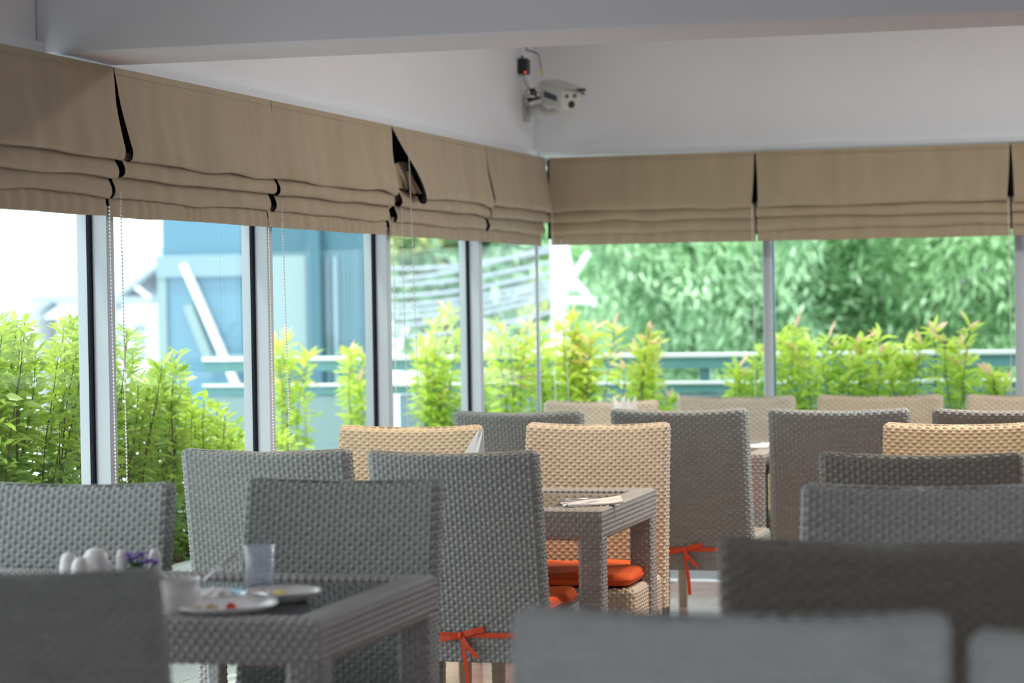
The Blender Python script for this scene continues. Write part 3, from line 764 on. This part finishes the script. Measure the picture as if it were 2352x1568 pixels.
rs = [(672, 765, .13, 5, 3, 'hazy pink tipped shrub before the pale aqua panel'), (822, 792, .13, 5, 8, 'hazy pink tipped shrub left of the third window post'), (1000, 705, .15, 8, 4, 'tall yellow green shrub left of the fourth window post'), (1052, 860, .15, 7, 1, 'yellow green shrub partly hidden by the fourth window post'),
      (1165, 735, .2, 8, 5, 'washed out pale shrub right of the fourth window post'), (1265, 755, .16, 9, 5, 'yellow green shrub at the glass corner'), (1345, 712, .15, 10, 2, 'tall yellow green shrub just right of the glass corner'),
      (1455, 757, .14, 8, 9, 'orange tipped shrub above the folded napkin crown'), (1548, 900, .1, 4, 6, 'small low shrub with pink tips above the second tan lit chair'), (1708, 795, .15, 8, 6, 'pink tipped shrub left of the back window post'),
      (1828, 742, .15, 9, 8, 'broad yellow green shrub right of the back window post'), (1928, 768, .14, 8, 2, 'rounded light green shrub, second right of the back window post'), (2022, 762, .14, 7, 10, 'pink tipped shrub in the middle of the right window'), (2080, 775, .1, 4, 0, 'thin light green shrub behind the pink tipped one'),
      (2198, 738, .13, 6, 14, 'tallest pink topped shrub near the right edge'), (2290, 845, .1, 5, 5, 'low shrub with a salmon sprig at the right edge')]
for i, (px, py, rad, ns, pk, lb) in enumerate(rs):
    p = onY(px, py, 12.7)
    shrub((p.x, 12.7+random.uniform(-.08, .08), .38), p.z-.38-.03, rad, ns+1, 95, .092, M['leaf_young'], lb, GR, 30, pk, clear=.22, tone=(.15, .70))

# steel railing beyond the back planter
YR = 13.6
r = empty('balcony_railing', (-5.6, YR, 0), label='white topped balcony railing with dark lower bars outside', cat='railing')
def rz(px, py): return onY(px, py, YR).z
zt = rz(2000, 811); zm = rz(2000, 876)
MB().box(0, 8.4, -.03, .03, zt-.012, zt+.012, .004).build('top_rail', M['rail'], r)
MB().box(0, 8.4, -.02, .02, zt-.075, zt-.014, .003).build('bar', M['railglass'], r)
MB().box(0, 8.4, -.03, .03, zm-.008, zm+.010, .004).build('middle_rail', M['rail'], r)
MB().box(0, 8.4, -.02, .02, zm-.055, zm-.010, .003).build('bar', M['railglass'], r)
for k in range(7):
    MB().box(.62+1.22*k-.03, .62+1.22*k+.03, .0301, .07, 0, zt-.014, .003).build('post', M['railglass'], r)
for k in range(7):
    MB().box(.02+1.22*k, 1.2+1.22*k, -.012, .012, .03, zm-.06, .002).build('panel', M['paleblue'] if k else M['paleteal'], r)

# reflections in the glass, painted as a blue and teal wall
YA = 20.0
a0 = onY(395, 700, YA).x; 
an = empty('reflection_wall', (a0, YA, GZ), label='sky blue and teal wall of painted glass reflections seen through the left windows', cat='building')
def ab(name, px0, py0, px1, py1, m, d=0., th=.1):
    p = onY(px0, py0, YA); q = onY(px1, py1, YA)
    return MB().box(p.x-a0, q.x-a0, -d-th, -d, q.z-GZ, p.z-GZ, .004).build(name, m, an)
ab('wall', 395, 120, 602, 1600, M['teal'], 0, .3)
ab('wall', 603, 120, 903, 1600, M['teal2'], 0, .3)
ab('beam', 395, 590, 602, 634, M['palebrace'], .301, .05)
ab('corner_strip', 395, 636, 420, 880, M['paleteal'], .301, .03)
ab('beam', 505, 812, 602, 834, M['palebrace'], .301, .05)
ab('panel', 606, 590, 736, 832, M['paleteal'], .301, .03)
ab('post', 738, 526, 776, 1000, M['teal2'], .301, .10)
ab('strip', 778, 590, 787, 930, M['palebrace'], .301, .03); ab('strip', 793, 590, 808, 930, M['palebrace'], .301, .03)
def brace(px0, py0, px1, py1, wpx, m):
    p = onY(px0, py0, YA-.36); q = onY(px1, py1, YA-.36); wd = wpx/F*20.6
    o = Vector((a0, YA, GZ)); p = p-o; q = q-o; t = (q-p).normalized(); b = t.cross(Vector((0, 1, 0))).normalized()*wd/2
    vs = [v+Vector((0, s, 0)) for s in (-.03, .03) for v in (p-b, p+b, q+b, q-b)]
    MB().add(vs, [(0, 1, 2, 3), (7, 6, 5, 4), (0, 4, 5, 1), (1, 5, 6, 2), (2, 6, 7, 3), (3, 7, 4, 0)]).build('brace', m, an)
brace(422, 606, 545, 888, 17, M['house']); brace(432, 700, 485, 836, 22, M['paleteal'])

# white houses across the street, far left
YH = 34.
def house(px0, px1, pyt, label, roof=None, wins=()):
    p = onY(px0, pyt, YH); q = onY(px1, pyt, YH)
    h = empty('white_house', (p.x, YH, GZ), label=label, cat='building')
    MB().box(0, q.x-p.x, 0, 4, 0, p.z-GZ, .01).build('wall', M['house'], h)
    if roof:
        MB().add([((x_-0), y_, z_) for x_ in (-.25, q.x-p.x+.25) for y_, z_ in ((-.4, p.z-GZ-.02), (2, p.z-GZ+.75), (4.4, p.z-GZ-.02), (-.4, p.z-GZ+.06), (2, p.z-GZ+.83), (4.4, p.z-GZ+.06))],
                 [(0, 1, 4, 3), (1, 2, 5, 4), (6, 9, 10, 7), (7, 10, 11, 8), (0, 6, 7, 1), (1, 7, 8, 2), (3, 4, 10, 9), (4, 5, 11, 10), (0, 3, 9, 6), (2, 8, 11, 5)]).build('roof', M['roof'], h)
    for (x0, y0, x1, y1) in wins:
        a = onY(x0, y0, YH); b = onY(x1, y1, YH)
        f_ = MB().box(a.x-p.x, b.x-p.x, -.06, -.001, b.z-GZ, a.z-GZ, .004).build('window', M['house'], h)
        nx = 2; nz = 3
        for i in range(nx):
            for j in range(nz):
                wx = (b.x-a.x)/nx; wz = (a.z-b.z)/nz
                MB().box(a.x-p.x+wx*i+.02, a.x-p.x+wx*(i+1)-.02, -.075, -.061, b.z-GZ+wz*j+.03, b.z-GZ+wz*(j+1)-.03).build('pane', M['winframe'], f_)
house(-60, 84, 735, 'low white house with grey roof at the far left', True)
house(130, 262, 690, 'grey roofed white house left of the first window post', True)
house(268, 342, 712, 'white house front with small grey windows', False, [(271, 742, 297, 832), (311, 740, 340, 830)])
# overhanging eaves lines
p = onY(268, 672, YH-.5); q = onY(345, 672, YH-.5)
e_ = empty('roof_canopy', (p.x, YH-.5, p.z-.35), label='pale stepped canopy above the small grey windows', cat='canopy')
MB().box(0, q.x-p.x, 0, 3, .20, .28, .01).build('canopy_board', M['roof'], e_); MB().box(.05, q.x-p.x-.05, .1, 2.9, .0, .19, .01).build('canopy_beam', M['house'], e_)

# pole and cables
p = onY(1286, 700, 20.6)
pl = empty('utility_pole', (p.x, 20.6, GZ), label='white utility pole with diagonal arms behind the glass corner', cat='pole')
MB().tube([(0, 0, 0), (0, 0, 9.5)], .085, 12, .07).build('shaft', M['pole'], pl, smooth=True)
def arm(x0, y0, x1, y1, r_): 
    a = onY(x0, y0, 20.5)-pl.location; b = onY(x1, y1, 20.5)-pl.location
    MB().tube([a, a.lerp(b, .5), b], r_, 8).build('arm', M['pole'], pl, smooth=True)
arm(1296, 545, 1318, 668, .028); arm(1352, 580, 1300, 660, .028); arm(1302, 625, 1368, 702, .03); arm(1290, 690, 1368, 690, .03)
pc = [(900, 642, 1288, 598), (900, 668, 1288, 622), (900, 690, 1288, 640), (900, 705, 1288, 652), (900, 722, 1288, 664), (900, 742, 1288, 676), (900, 640, 1288, 560), (900, 600, 1288, 572), (900, 765, 1288, 712)]
for i, (x0, y0, x1, y1) in enumerate(pc):
    a = onY(x0-150, y0+8, 26.); b = onY(x1, y1, 20.7)
    mb = MB(); pts = []
    for k in range(13):
        f = k/12; v = a.lerp(b, f); v.z -= .10*math.sin(PI*f); pts.append(v)
    mb.tube(pts, .017, 6).build('overhead_cable', M['cable'], None, smooth=True, label='%s blurred overhead cable left of the white utility pole' % ['third from top', 'fourth from top', 'fifth from top', 'sixth from top', 'seventh from top', 'second lowest', 'topmost', 'second from top', 'lowest'][i], cat='cable', group='overhead cables behind the shrubs')

# trees
def tree(name, base, blobs, n, ll, wr, m, label, droop=True, trunk=True, tone=(.1, .8), br=()):
    """blobs: list of (x,y,z,rx,ry,rz) crown masses in world space"""
    r = empty(name, base, label=label, cat='tree'); b0 = np.array(base)
    vol = np.array([b[3]*b[5] for b in blobs]); cnt = (n*vol/vol.sum()).astype(int)
    pos = []; dr = []; ti = []
    for bl, c in zip(blobs, cnt):
        ncl = max(6, c//130)
        u = rng.normal(size=(ncl, 3)); u /= np.linalg.norm(u, axis=1, keepdims=True); u *= rng.uniform(.35, 1, size=(ncl, 1))**.5
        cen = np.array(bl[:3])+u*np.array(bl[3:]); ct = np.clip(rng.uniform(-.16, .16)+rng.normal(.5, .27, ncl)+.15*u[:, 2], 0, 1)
        cd = rng.normal(size=(ncl, 3))*np.array([1, .5, .4]); cd[:, 2] -= .9 if droop else 0; cd /= np.linalg.norm(cd, axis=1, keepdims=True)
        idx = rng.integers(0, ncl, c); s_ = rng.uniform(-1, 1, size=(c, 1))
        q = cen[idx]+cd[idx]*s_*ll*2.6+rng.normal(size=(c, 3))*ll*.95
        d = cd[idx]+rng.normal(size=(c, 3))*.45
        pos.append(q); dr.append(d); ti.append(np.clip(ct[idx]+rng.normal(size=c)*.12, 0, 1))
    pos = np.vstack(pos)-b0; dr = np.vstack(dr); ti = np.concatenate(ti); c = len(pos)
    fo = mkobj('foliage', leaf_mesh('foliage', pos, dr, ll*rng.uniform(.6, 1.3, c), ll*wr*rng.uniform(.7, 1.3, c), ti*.9, False), m, r); fo['kind'] = 'stuff'
    if trunk:
        top = Vector((blobs[0][0]-base[0], blobs[0][1]-base[1], blobs[0][2]-base[2]+.3))
        tb = MB().tube([Vector((0, 0, 0)), Vector((.05, 0, top.z*.4)), Vector((top.x*.5, top.y*.5, top.z*.75)), top], [.16, .13, .10, .05], 10).build('trunk', M['bark'], r, smooth=True)
        for bl in blobs[1:]:
            MB().tube([Vector((top.x*.4, top.y*.4, top.z*.6)), Vector((bl[0]-base[0], bl[1]-base[1], bl[2]-base[2]))], .05, 7, .02).build('branch', M['bark'], r, smooth=True)
    return r
def W(px, py, y): p = onY(px, py, y); return p.x, p.y, p.z
x, y, z = W(1560, 700, 21.5)
tree('feathery_tree', (x+.2, 22.3, GZ), [(*W(1560, 690, 21.6), .95, .8, 1.1), (*W(1490, 560, 22.2), .6, .7, .6), (*W(1650, 560, 21.4), .9, .7, .7), (*W(1700, 780, 21.8), .8, .6, .9), (*W(1500, 790, 22.2), .55, .6, .8), (*W(1590, 880, 22.), .9, .6, .7)], 26000, .13, .26, M['leaf_tree'], 'pale green feathery tree left of the back window post')
tree('feathery_tree', (W(2010, 700, 23.)[0], 23.3, GZ), [(*W(2010, 640, 22.8), 1.0, .8, .8), (*W(1860, 580, 22.4), .7, .6, .6), (*W(2180, 600, 22.4), .9, .7, .8), (*W(1880, 800, 23.), .7, .6, .8), (*W(2130, 800, 23.4), .9, .6, .8), (*W(2330, 640, 22.6), .8, .6, 1.2), (*W(2000, 920, 23.6), 1.6, .5, .7)], 32000, .13, .26, M['leaf_tree_deep'], 'dense green feathery tree right of the back window post')
tree('background_tree', (W(1000, 700, 34)[0], 35, GZ), [(*W(1000, 560, 34), 1.6, 1.2, .75), (*W(1180, 540, 34), 1.5, 1.2, .9), (*W(850, 500, 34), 1.3, 1., .8), (*W(1400, 620, 35), 1.2, 1.2, 1.0), (*W(1100, 650, 36), 2.2, 1., .7)], 22000, .22, .5, M['leaf_far'], 'hazy background tree with yellow flecks behind the cables', droop=False)
tree('background_tree', (W(1800, 700, 30)[0], 30.5, GZ), [(*W(1700, 700, 30), 2.4, .8, 1.6), (*W(2150, 650, 30), 2.6, .8, 1.9), (*W(1950, 900, 30), 4.0, .8, 1.2)], 14000, .26, .6, M['leaf_tree_deep'], 'dark background tree filling gaps behind the feathery trees', droop=False)
# low flowering bush beyond the railing
tree('flowering_bush', (*W(1190, 900, 14.6)[:2], .0), [(*W(1180, 905, 14.6), .42, .25, .28), (*W(1080, 930, 14.7), .3, .2, .25)], 3200, .05, .5, M['leaf_far'], 'low bush with small white blossoms beyond the railing', droop=False)
# ------------------------------------------------------------------ things on the tables
ZT = TH+.002
def on(px, py, z=ZT): return onZ(px, py, z)
def plate(px, py, r, label):
    p = on(px, py); o = empty('plate', (p.x, p.y, ZT), label=label, cat='plate', group='china plates on the near table')
    MB().lathe([(0, .004), (r*.58, .004), (r*.66, .008), (r, .021), (r+.002, .023), (r+.001, .019), (r*.64, .002), (r*.6, 0), (0, 0)], n=48).build('dish', M['white'], o, smooth=True)
    MB().lathe([(r*.985, .0222), (r+.003, .0245), (r+.004, .0215)], n=48).build('rim', M['white'], o, smooth=True)
    return p
def lump(name, c, r, m, label, cat, seed=0, grp=None):
    o = MB(); rr = random.Random(seed); vs = []; n, k = 10, 7
    for i in range(k+1):
        for j in range(n):
            th = PI*i/k; a = 2*PI*j/n; q = 1+rr.uniform(-.16, .16)
            vs.append((r[0]*q*math.sin(th)*math.cos(a), r[1]*q*math.sin(th)*math.sin(a), -r[2]*q*math.cos(th)))
    o.add(vs, [(i*n+j, i*n+(j+1) % n, (i+1)*n+(j+1) % n, (i+1)*n+j) for i in range(k) for j in range(n)])
    ob = o.build(name, m, None, smooth=True, label=label, cat=cat, group=grp); ob.location = c; return ob
# glass top sits slightly under the rim; things inside the rim rest on it
ZT = .7415
p1 = plate(515, 1398, .108, 'large white plate with food scraps near the table edge')
p2 = plate(652, 1368, .078, 'smaller white plate with yellow fruit behind the large one')
def onplate(px, p, dy, dz=0): q = onY(px, 1390, p.y+dy); return (q.x, p.y+dy, ZT+.009+dz)
lump('food_scrap', onplate(455, p1, -.03, .004), (.011, .010, .007), M['potato'], 'small pale food scrap at the left of the large plate', 'food', 1)
lump('food_scrap', onplate(487, p1, -.045, .007), (.014, .012, .010), M['potato'], 'yellowish food scrap in the middle of the large plate', 'food', 2)
lump('tomato_piece', onplate(530, p1, -.03, .007), (.012, .011, .011), M['tomato'], 'red tomato piece on the large plate', 'food', 3)
lump('fruit_slice', onplate(645, p2, -.01, .005), (.022, .014, .009), M['fruit'], 'yellow fruit slice on the smaller plate', 'food', 4)
def spoon(a, b, label, r=.0035, bowl=.019, grp=None):
    a = Vector(a); b = Vector(b); o = empty('spoon', a, label=label, cat='spoon'); d = b-a
    MB().tube([Vector((0, 0, 0))+d*.22, d*.6+Vector((0, 0, .002)), d], [r*.7, r*.8, r*1.4], 8).build('handle', M['steel'], o, smooth=True)
    ax = d.normalized(); sd = ax.cross(Vector((0, 0, 1))).normalized(); R = Matrix((ax, sd, ax.cross(sd))).transposed()
    MB().ell(d*.11, (bowl*1.35, bowl*.8, .004), 14, 8, R).build('bowl', M['steel'], o, smooth=True)
# bowl with a spoon leaning in it
q = on(408, 1404); BC = Vector((q.x, q.y, ZT)); BH = .075; BR = .047
o = empty('bowl', BC, label='white china bowl with a leaning spoon, partly hidden by the near chair', cat='bowl')
MB().lathe([(0, .006), (.026, .006), (.030, .010), (BR-.004, BH*.55), (BR-.0015, BH), (BR+.0015, BH+.001), (BR+.001, BH*.55), (.034, .010), (.030, 0), (0, 0)], n=40).build('body', M['white'], o, smooth=True)
MB().lathe([(BR-.003, BH), (BR, BH+.003), (BR+.003, BH), (BR, BH-.002)], n=40).build('rim', M['white'], o, smooth=True)
tip = onY(545, 1270, BC.y+.02)
spoon(BC+Vector((-.012, -.01, .014)), tip, 'steel spoon leaning out of the white bowl', .0032)
q1 = on(560, 1385); spoon((q1.x, q1.y+.0, ZT+.032), (q1.x+.10, q1.y-.06, ZT+.034), 'steel spoon lying across the two plates', .003, .015)
# plastic cup
q = on(598, 1356); CH = .108
o = empty('plastic_cup', (q.x, q.y, ZT), label='clear bluish plastic cup on the near table', cat='cup')
MB().lathe([(0, .003), (.029, .003), (.0325, CH), (.0335, CH), (.0305, .0), (0, 0)], n=40).build('wall', M['cup'], o, smooth=True)
MB().lathe([(.0322, CH-.002), (.0335, CH+.0015), (.0348, CH-.001), (.0335, CH-.003)], n=40).build('rim', M['cup'], o, smooth=True)
MB().lathe([(0, .004), (.0285, .004), (.0295, .03), (0, .03)], n=32).build('water', M['cup'], o, smooth=True)
# crumpled napkin
def crumple(px, py, s, label, seed):
    q = on(px, py); rr = np.random.default_rng(seed); n = 22
    P = np.zeros((n, n*2, 3))
    for i in range(n):
        for j in range(n*2):
            th = PI*i/(n-1); a = 2*PI*j/(n*2)
            k = 1+.22*math.sin(3*a+2*th+seed)+.16*math.sin(7*a-5*th)+.10*math.sin(13*a+9*th)*math.sin(th)
            P[i, j] = (s*1.15*k*math.sin(th)*math.cos(a), s*.8*k*math.sin(th)*math.sin(a), s*.62*(1-math.cos(th)*(.9+.25*math.sin(4*a)*math.sin(th))))
    P[:, :, 2] -= P[:, :, 2].min(); me = grid_mesh('crumpled_napkin', P, smooth=False)
    o = mkobj('crumpled_napkin', me, M['paper'], None, (q.x, q.y, ZT), label=label, cat='napkin'); return o
crumple(493, 1380, .034, 'crumpled white napkin between the bowl and the cup', 3)
# condiments and flowers behind the near chair
def pot(px, py, ytop, r, label, kind):
    q = on(px, py); top = onY(px, ytop, q.y).z; h = top-ZT
    o = empty(kind, (q.x, q.y, ZT), label=label, cat='shaker' if kind == 'condiment_pot' else 'vase')
    MB().lathe([(0, .002), (r*.8, 0), (r, h*.2), (r, h*.66), (r*.93, h*.76), (r*.86, h*.79)], n=28).build('body', M['white'], o, smooth=True)
    if kind == 'condiment_pot': MB().lathe([(r*.92, h*.77), (r*.86, h*.87), (r*.55, h*.97), (0, h)], n=24).build('lid', M['white'], o, smooth=True)
    return o, h
pot(160, 1366, 1268, .021, 'leftmost small white condiment pot on the near table', 'condiment_pot')
pot(187, 1376, 1279, .021, 'low white condiment pot second from left', 'condiment_pot')
pot(222, 1362, 1258, .030, 'largest round white condiment pot left of the flowers', 'condiment_pot')
pot(281, 1362, 1260, .014, 'small glossy white pot just left of the purple flowers', 'condiment_pot')
pot(357, 1358, 1258, .014, 'small white pot right of the purple flowers', 'condiment_pot')
o, h = pot(316, 1362, 1292, .020, 'small white vase of purple flowers and green sprigs', 'flower_vase')
for k in range(9):
    a = 2.4*k; rr_ = .006+.012*(k % 3)/2; c = Vector((rr_*1.4*math.cos(a), rr_*math.sin(a), h*.8))
    top = c+Vector((c.x*.6, c.y*.6, .012+.006*(k % 4)))
    MB().tube([c, top], .0012, 5).build('sprig', M['green'], o)
    if k % 3 < 2 or True:
        mb = MB()
        for m_ in range(6):
            b = m_*PI/3; R = Matrix.Rotation(b, 3, 'Z') @ Matrix.Rotation(.7, 3, 'Y'); mb.ell(top+R@Vector((0, 0, .005)), (.0034, .0018, .008), 6, 4, R)
        mb.build('flower', M['purple'], o, smooth=True)
for k in range(10):
    a = k*.63; o2 = MB(); R = Matrix.Rotation(a, 3, 'Z') @ Matrix.Rotation(1.0, 3, 'Y'); o2.ell(Vector((0, 0, h*.85))+R@Vector((0, 0, .014)), (.001, .005, .013), 6, 4, R); o2.build('sprig_leaf', M['green'], o, smooth=True)

# upright folded napkins
def petal_napkin(px, pyt, Y_, petals, label):
    """petals: (base x, mid x, tip x, half width at mid, depth offset, height share, mid height share) in metres"""
    t = onY(px, pyt, Y_); o = empty('folded_napkin', (t.x, Y_, ZT), label=label, cat='napkin', group='upright white napkins'); H_ = t.z-ZT
    for (bx, mx, tx, hw_, dy, hh, mh) in petals:
        H = H_*hh; th = .0016; m = H*mh
        f = [(bx-.016, dy, 0), (bx+.016, dy, 0), (mx-hw_, dy+.004, m), (mx, dy-.012, m*.92), (mx+hw_, dy+.004, m), (tx, dy-.002, H), (bx, dy-.010, 0)]
        b = [(x, y+th+.004*(1 if k != 5 else .2), z) for k, (x, y, z) in enumerate(f)]
        fs = [(0, 6, 3, 2), (6, 1, 4, 3), (2, 3, 5), (3, 4, 5)]
        fb = [tuple(7+q_ for q_ in reversed(g)) for g in fs]
        rim = [0, 6, 1, 4, 5, 2]
        sd = [(rim[(k+1) % 6], rim[k], 7+rim[k], 7+rim[(k+1) % 6]) for k in range(6)]
        MB().add(f+b, fs+fb+sd).build('fold', M['paper'], o)
yb1 = tB1.location.y
petal_napkin(1078, 980, yb1+.02, [(-.005, .012, .036, .034, 0, 1.0, .62), (.012, .030, .050, .020, -.012, .985, .60), (-.01, .0, .040, .040, .012, .96, .5)], 'tall pointed white napkin standing on the middle table')
yc1 = tC1.location.y
petal_napkin(1434, 906, yc1-.1, [(-.01, -.034, -.048, .024, 0, .99, .74), (-.004, -.010, .004, .022, -.012, 1.0, .76), (.004, .016, .022, .018, -.020, .96, .74), (.01, .036, .050, .018, -.006, .99, .74), (0, 0, -.012, .05, .014, .86, .7)], 'white napkin crown with four points on the far table')
# napkin with cutlery on the middle table
def flat_napkin(px, py, L_, W_, rz_, label, cut=True, z=TH+.001):
    q = onZ(px, py, z); o = empty('rolled_napkin', (q.x, q.y, z), rz_, label=label, cat='napkin')
    nu, nv = 26, 16; P = np.zeros((nv, nu, 3)); Q = []
    for i in range(nv):
        for j in range(nu):
            u = j/(nu-1); v = i/(nv-1)-.5
            P[i, j] = ((u-.5)*L_, v*W_*(1-.35*u), .008+.012*u*(1-abs(v)*1.6)+.004*math.sin(v*9+u*3)+.010*max(0, u-.75)*4*.3)
    B = P.copy(); B[:, :, 2] = .0015+.4*(P[:, :, 2]-.008).clip(0)
    ring = np.concatenate([P, B[::-1]], 0); ring = ring[:, :, :]
    mkobj('cloth', grid_mesh('cloth', ring, closed_u=False, closed_v=True), M['paper'], o)
    if cut:
        for k, dy in enumerate((-.012, .004)):
            MB().tube([(-.5*L_-.006, dy, .021), (-.2*L_, dy+.002, .021), (0.1*L_, dy+.003, .022)], [.003, .0022, .002], 6).build('handle', M['steel'], o, smooth=True)
        for k in range(4): MB().tube([(-.30*L_, -.026+k*.004, .021), (-.17*L_, -.026+k*.004, .022)], .0011, 5).build('fork_tine', M['steel'], o)
flat_napkin(1357, 1160, .20, .075, .75, 'white rolled napkin with cutlery on the middle table corner')
flat_napkin(1732, 1029, .19, .07, .5, 'white rolled napkin lying on the far table left of the gap')
q = onZ(1768, 1022, TH); o = empty('cutlery_bundle', (q.x, q.y, TH+.002), .4, label='shiny cutlery ends lying across the far table gap', cat='cutlery')
for k in range(5): MB().tube([(-.03, -.02+k*.010, .006), (.0, -.02+k*.010, .014), (.04, -.018+k*.009, .008)], [.0045, .003, .004], 8).build('handle', M['steel'], o, smooth=True)
flat_napkin(2348, 1095, .2, .08, .3, 'white rolled napkin on the right hand table at the photo edge')

# ------------------------------------------------------------------ security camera in the upper corner
YC = 11.18
c = onY(1288, 222, YC)
Dv = (cr*.36 - cu*.235 - fwd*.90).normalized(); Rv = cr.copy(); Rv = (Rv - Dv*Rv.dot(Dv)).normalized(); Uv = Rv.cross(Dv)*-1
if Uv.z < 0: Uv = -Uv
o = empty('security_camera', label='white bullet security camera on a curved wall bracket in the corner', cat='camera')
o.matrix_world = Matrix(((Rv.x, -Dv.x, Uv.x, c.x), (Rv.y, -Dv.y, Uv.y, c.y), (Rv.z, -Dv.z, Uv.z, c.z), (0, 0, 0, 1)))
# local: x right, -y forward, z up
nu = 48
def tubeform(ys, hw, hh, r):
    P = np.zeros((len(ys), nu, 3))
    for i, (y_, k) in enumerate(ys):
        x_, z_, _, _ = rrect(np.arange(nu)/nu, hw*k, hh*k, r*k); P[i, :, 0] = x_; P[i, :, 1] = y_; P[i, :, 2] = z_
    return grid_mesh('housing', P, cap0=True, cap1=True, smooth=False)
mkobj('housing', tubeform([(-.125, .93), (-.120, 1), (.115, 1), (.125, .93)], .055, .052, .018), M['camwhite'], o)
mkobj('front_face', tubeform([(-.1255, .86), (-.129, .86)], .055, .052, .016), M['camwhite'], o)
MB().ell((.002, -.130, -.018), (.017, .004, .018), 16, 8).build('lens', M['lens'], o, smooth=True)
for sx in (-.022, .018): MB().ell((sx, -.130, .022), (.011, .003, .011), 14, 6).build('infrared_lamp', M['smoke_lens'], o, smooth=True)
sh = MB(); pts_ = [(-.059, .022), (-.058, .048), (-.046, .060), (.046, .060), (.058, .048), (.059, .022)]
vs = []
for y_, ex in ((-.160, 0), (.130, 0)):
    for (a, b) in pts_: vs.append((a, y_, b))
    for (a, b) in reversed(pts_): vs.append((a*1.03, y_, b+.003))
n_ = 12; fs = [(i, (i+1) % n_, n_+(i+1) % n_, n_+i) for i in range(n_)]+[tuple(range(n_-1, -1, -1)), tuple(range(n_, 2*n_))]
sh.add(vs, fs).build('sun_shield', M['camwhite'], o)
MB().box(.016, .060, -.1635, -.1605, .048, .0605).build('shield_lip', M['black'], o)
MB().box(-.0565, -.0552, -.085, .075, -.008, .020, .0).build('label_strip', M['darkpanel'], o)
MB().box(-.016, .016, .0, .05, -.066, -.052, .003).build('mount_foot', M['camwhite'], o)
# bracket
wp = onX(1207, 250, XW); bk = empty('camera_bracket', (XW, wp.y, wp.z), label='curved white bracket holding the security camera', cat='bracket')
MB().box(.0, .010, -.05, .05, -.065, .065, .003).build('wall_plate', M['camwhite'], bk)
e_ = (Vector(c) + (-Uv)*.062 + Dv*-.02) - bk.location
MB().tube([(.008, 0, -.012), (.04, 0, -.006), (.09, e_.y*.35, .002), (e_.x*.62, e_.y*.72, min(.004, e_.z-.012)), (e_.x*.9, e_.y*.95, e_.z-.012), (e_.x, e_.y, e_.z)], [.030, .024, .018, .016, .015, .016], 14).build('arm', M['camwhite'], bk, smooth=True)
for a, b in ((-.035, .05), (.035, .05), (-.035, -.05), (.035, -.05)): MB().tube([(.010, a, b), (.014, a, b)], .005, 8).build('screw', M['steel'], bk)
# power adapter
q = onX(1206, 153, XW+.03); ad = empty('power_adapter', (XW, q.y, q.z), label='black power adapter with a red light above the camera', cat='adapter')
MB().box(.0, .050, -.035, .03, -.038, .038, .006).build('case', M['black'], ad)
MB().tube([(.02, -.01, .040), (.02, -.01, .052)], .006, 8).build('plug_nub', M['black'], ad)
MB().ell((.040, -.0356, -.030), (.0035, .001, .0018), 10, 6).build('red_light', M['led'], ad, smooth=True)
def loc(px, py, y_): return onY(px, py, y_)
yw = 11.25
cb = empty('cable_tangle', loc(1222, 215, yw), label='tangled black cables and plug hanging between adapter and camera', cat='cable')
o0 = cb.location.copy()
def cab(name, pts, r_, m):
    pts = [loc(a, b, yw)-o0 for a, b in pts]; sp = cr_spline([tuple(p_) for p_ in pts], 6)
    return MB().tube([Vector(v) for v in sp], r_, 7).build(name, m, cb, smooth=True)
cab('cord', [(1202, 172), (1205, 188), (1213, 203), (1221, 212), (1232, 221), (1241, 226)], .0026, M['black'])
cab('cord', [(1209, 174), (1212, 190), (1218, 203), (1227, 212), (1236, 222), (1243, 224)], .0022, M['greyjack'])
cab('loop', [(1221, 206), (1212, 206), (1208, 211), (1212, 217), (1221, 217), (1226, 209), (1221, 206)], .002, M['black'])
cab('loop', [(1229, 214), (1238, 211), (1242, 220), (1234, 226), (1227, 217), (1229, 214)], .002, M['black'])
cab('wrap', [(1218, 206), (1226, 205), (1230, 212), (1223, 217), (1219, 211), (1228, 208), (1232, 216)], .005, M['black'])
cab('cord', [(1243, 224), (1247, 217), (1246, 208), (1247, 202)], .0016, M['black'])
cab('cord', [(1225, 205), (1232, 200), (1242, 199), (1247, 203)], .0016, M['greyjack'])
cab('red_plug', [(1246, 210), (1247, 202)], .0035, M['redplug'])
a_ = [loc(x_, y_, yw)-o0 for x_, y_ in ((1213, 230), (1222, 228), (1242, 226))]
MB().tube(a_, [.013, .009, .003], 10).build('black_plug', M['black'], cb, smooth=True)
jc = empty('video_cable', loc(1210, 112, yw), label='black video cable with yellow plug hanging above the camera', cat='cable'); o0 = jc.location.copy()
def cab2(name, pts, r_, m):
    sp = cr_spline([tuple(loc(a, b, yw)-o0) for a, b in pts], 6); rr_ = r_
    if isinstance(r_, tuple): rr_ = [r_[0]+(r_[1]-r_[0])*i/(len(sp)-1) for i in range(len(sp))]
    MB().tube([Vector(v) for v in sp], rr_, 8).build(name, m, jc, smooth=True)
cab2('cord', [(1209, 100), (1209, 112), (1211, 116), (1222, 118), (1233, 123), (1238, 129)], .0032, M['black'])
cab2('sleeve', [(1238, 129), (1240, 142), (1243, 156)], (.003, .0045), M['greyjack'])
cab2('yellow_plug', [(1243, 156), (1244, 165), (1246, 173)], (.0065, .003), M['yellow'])
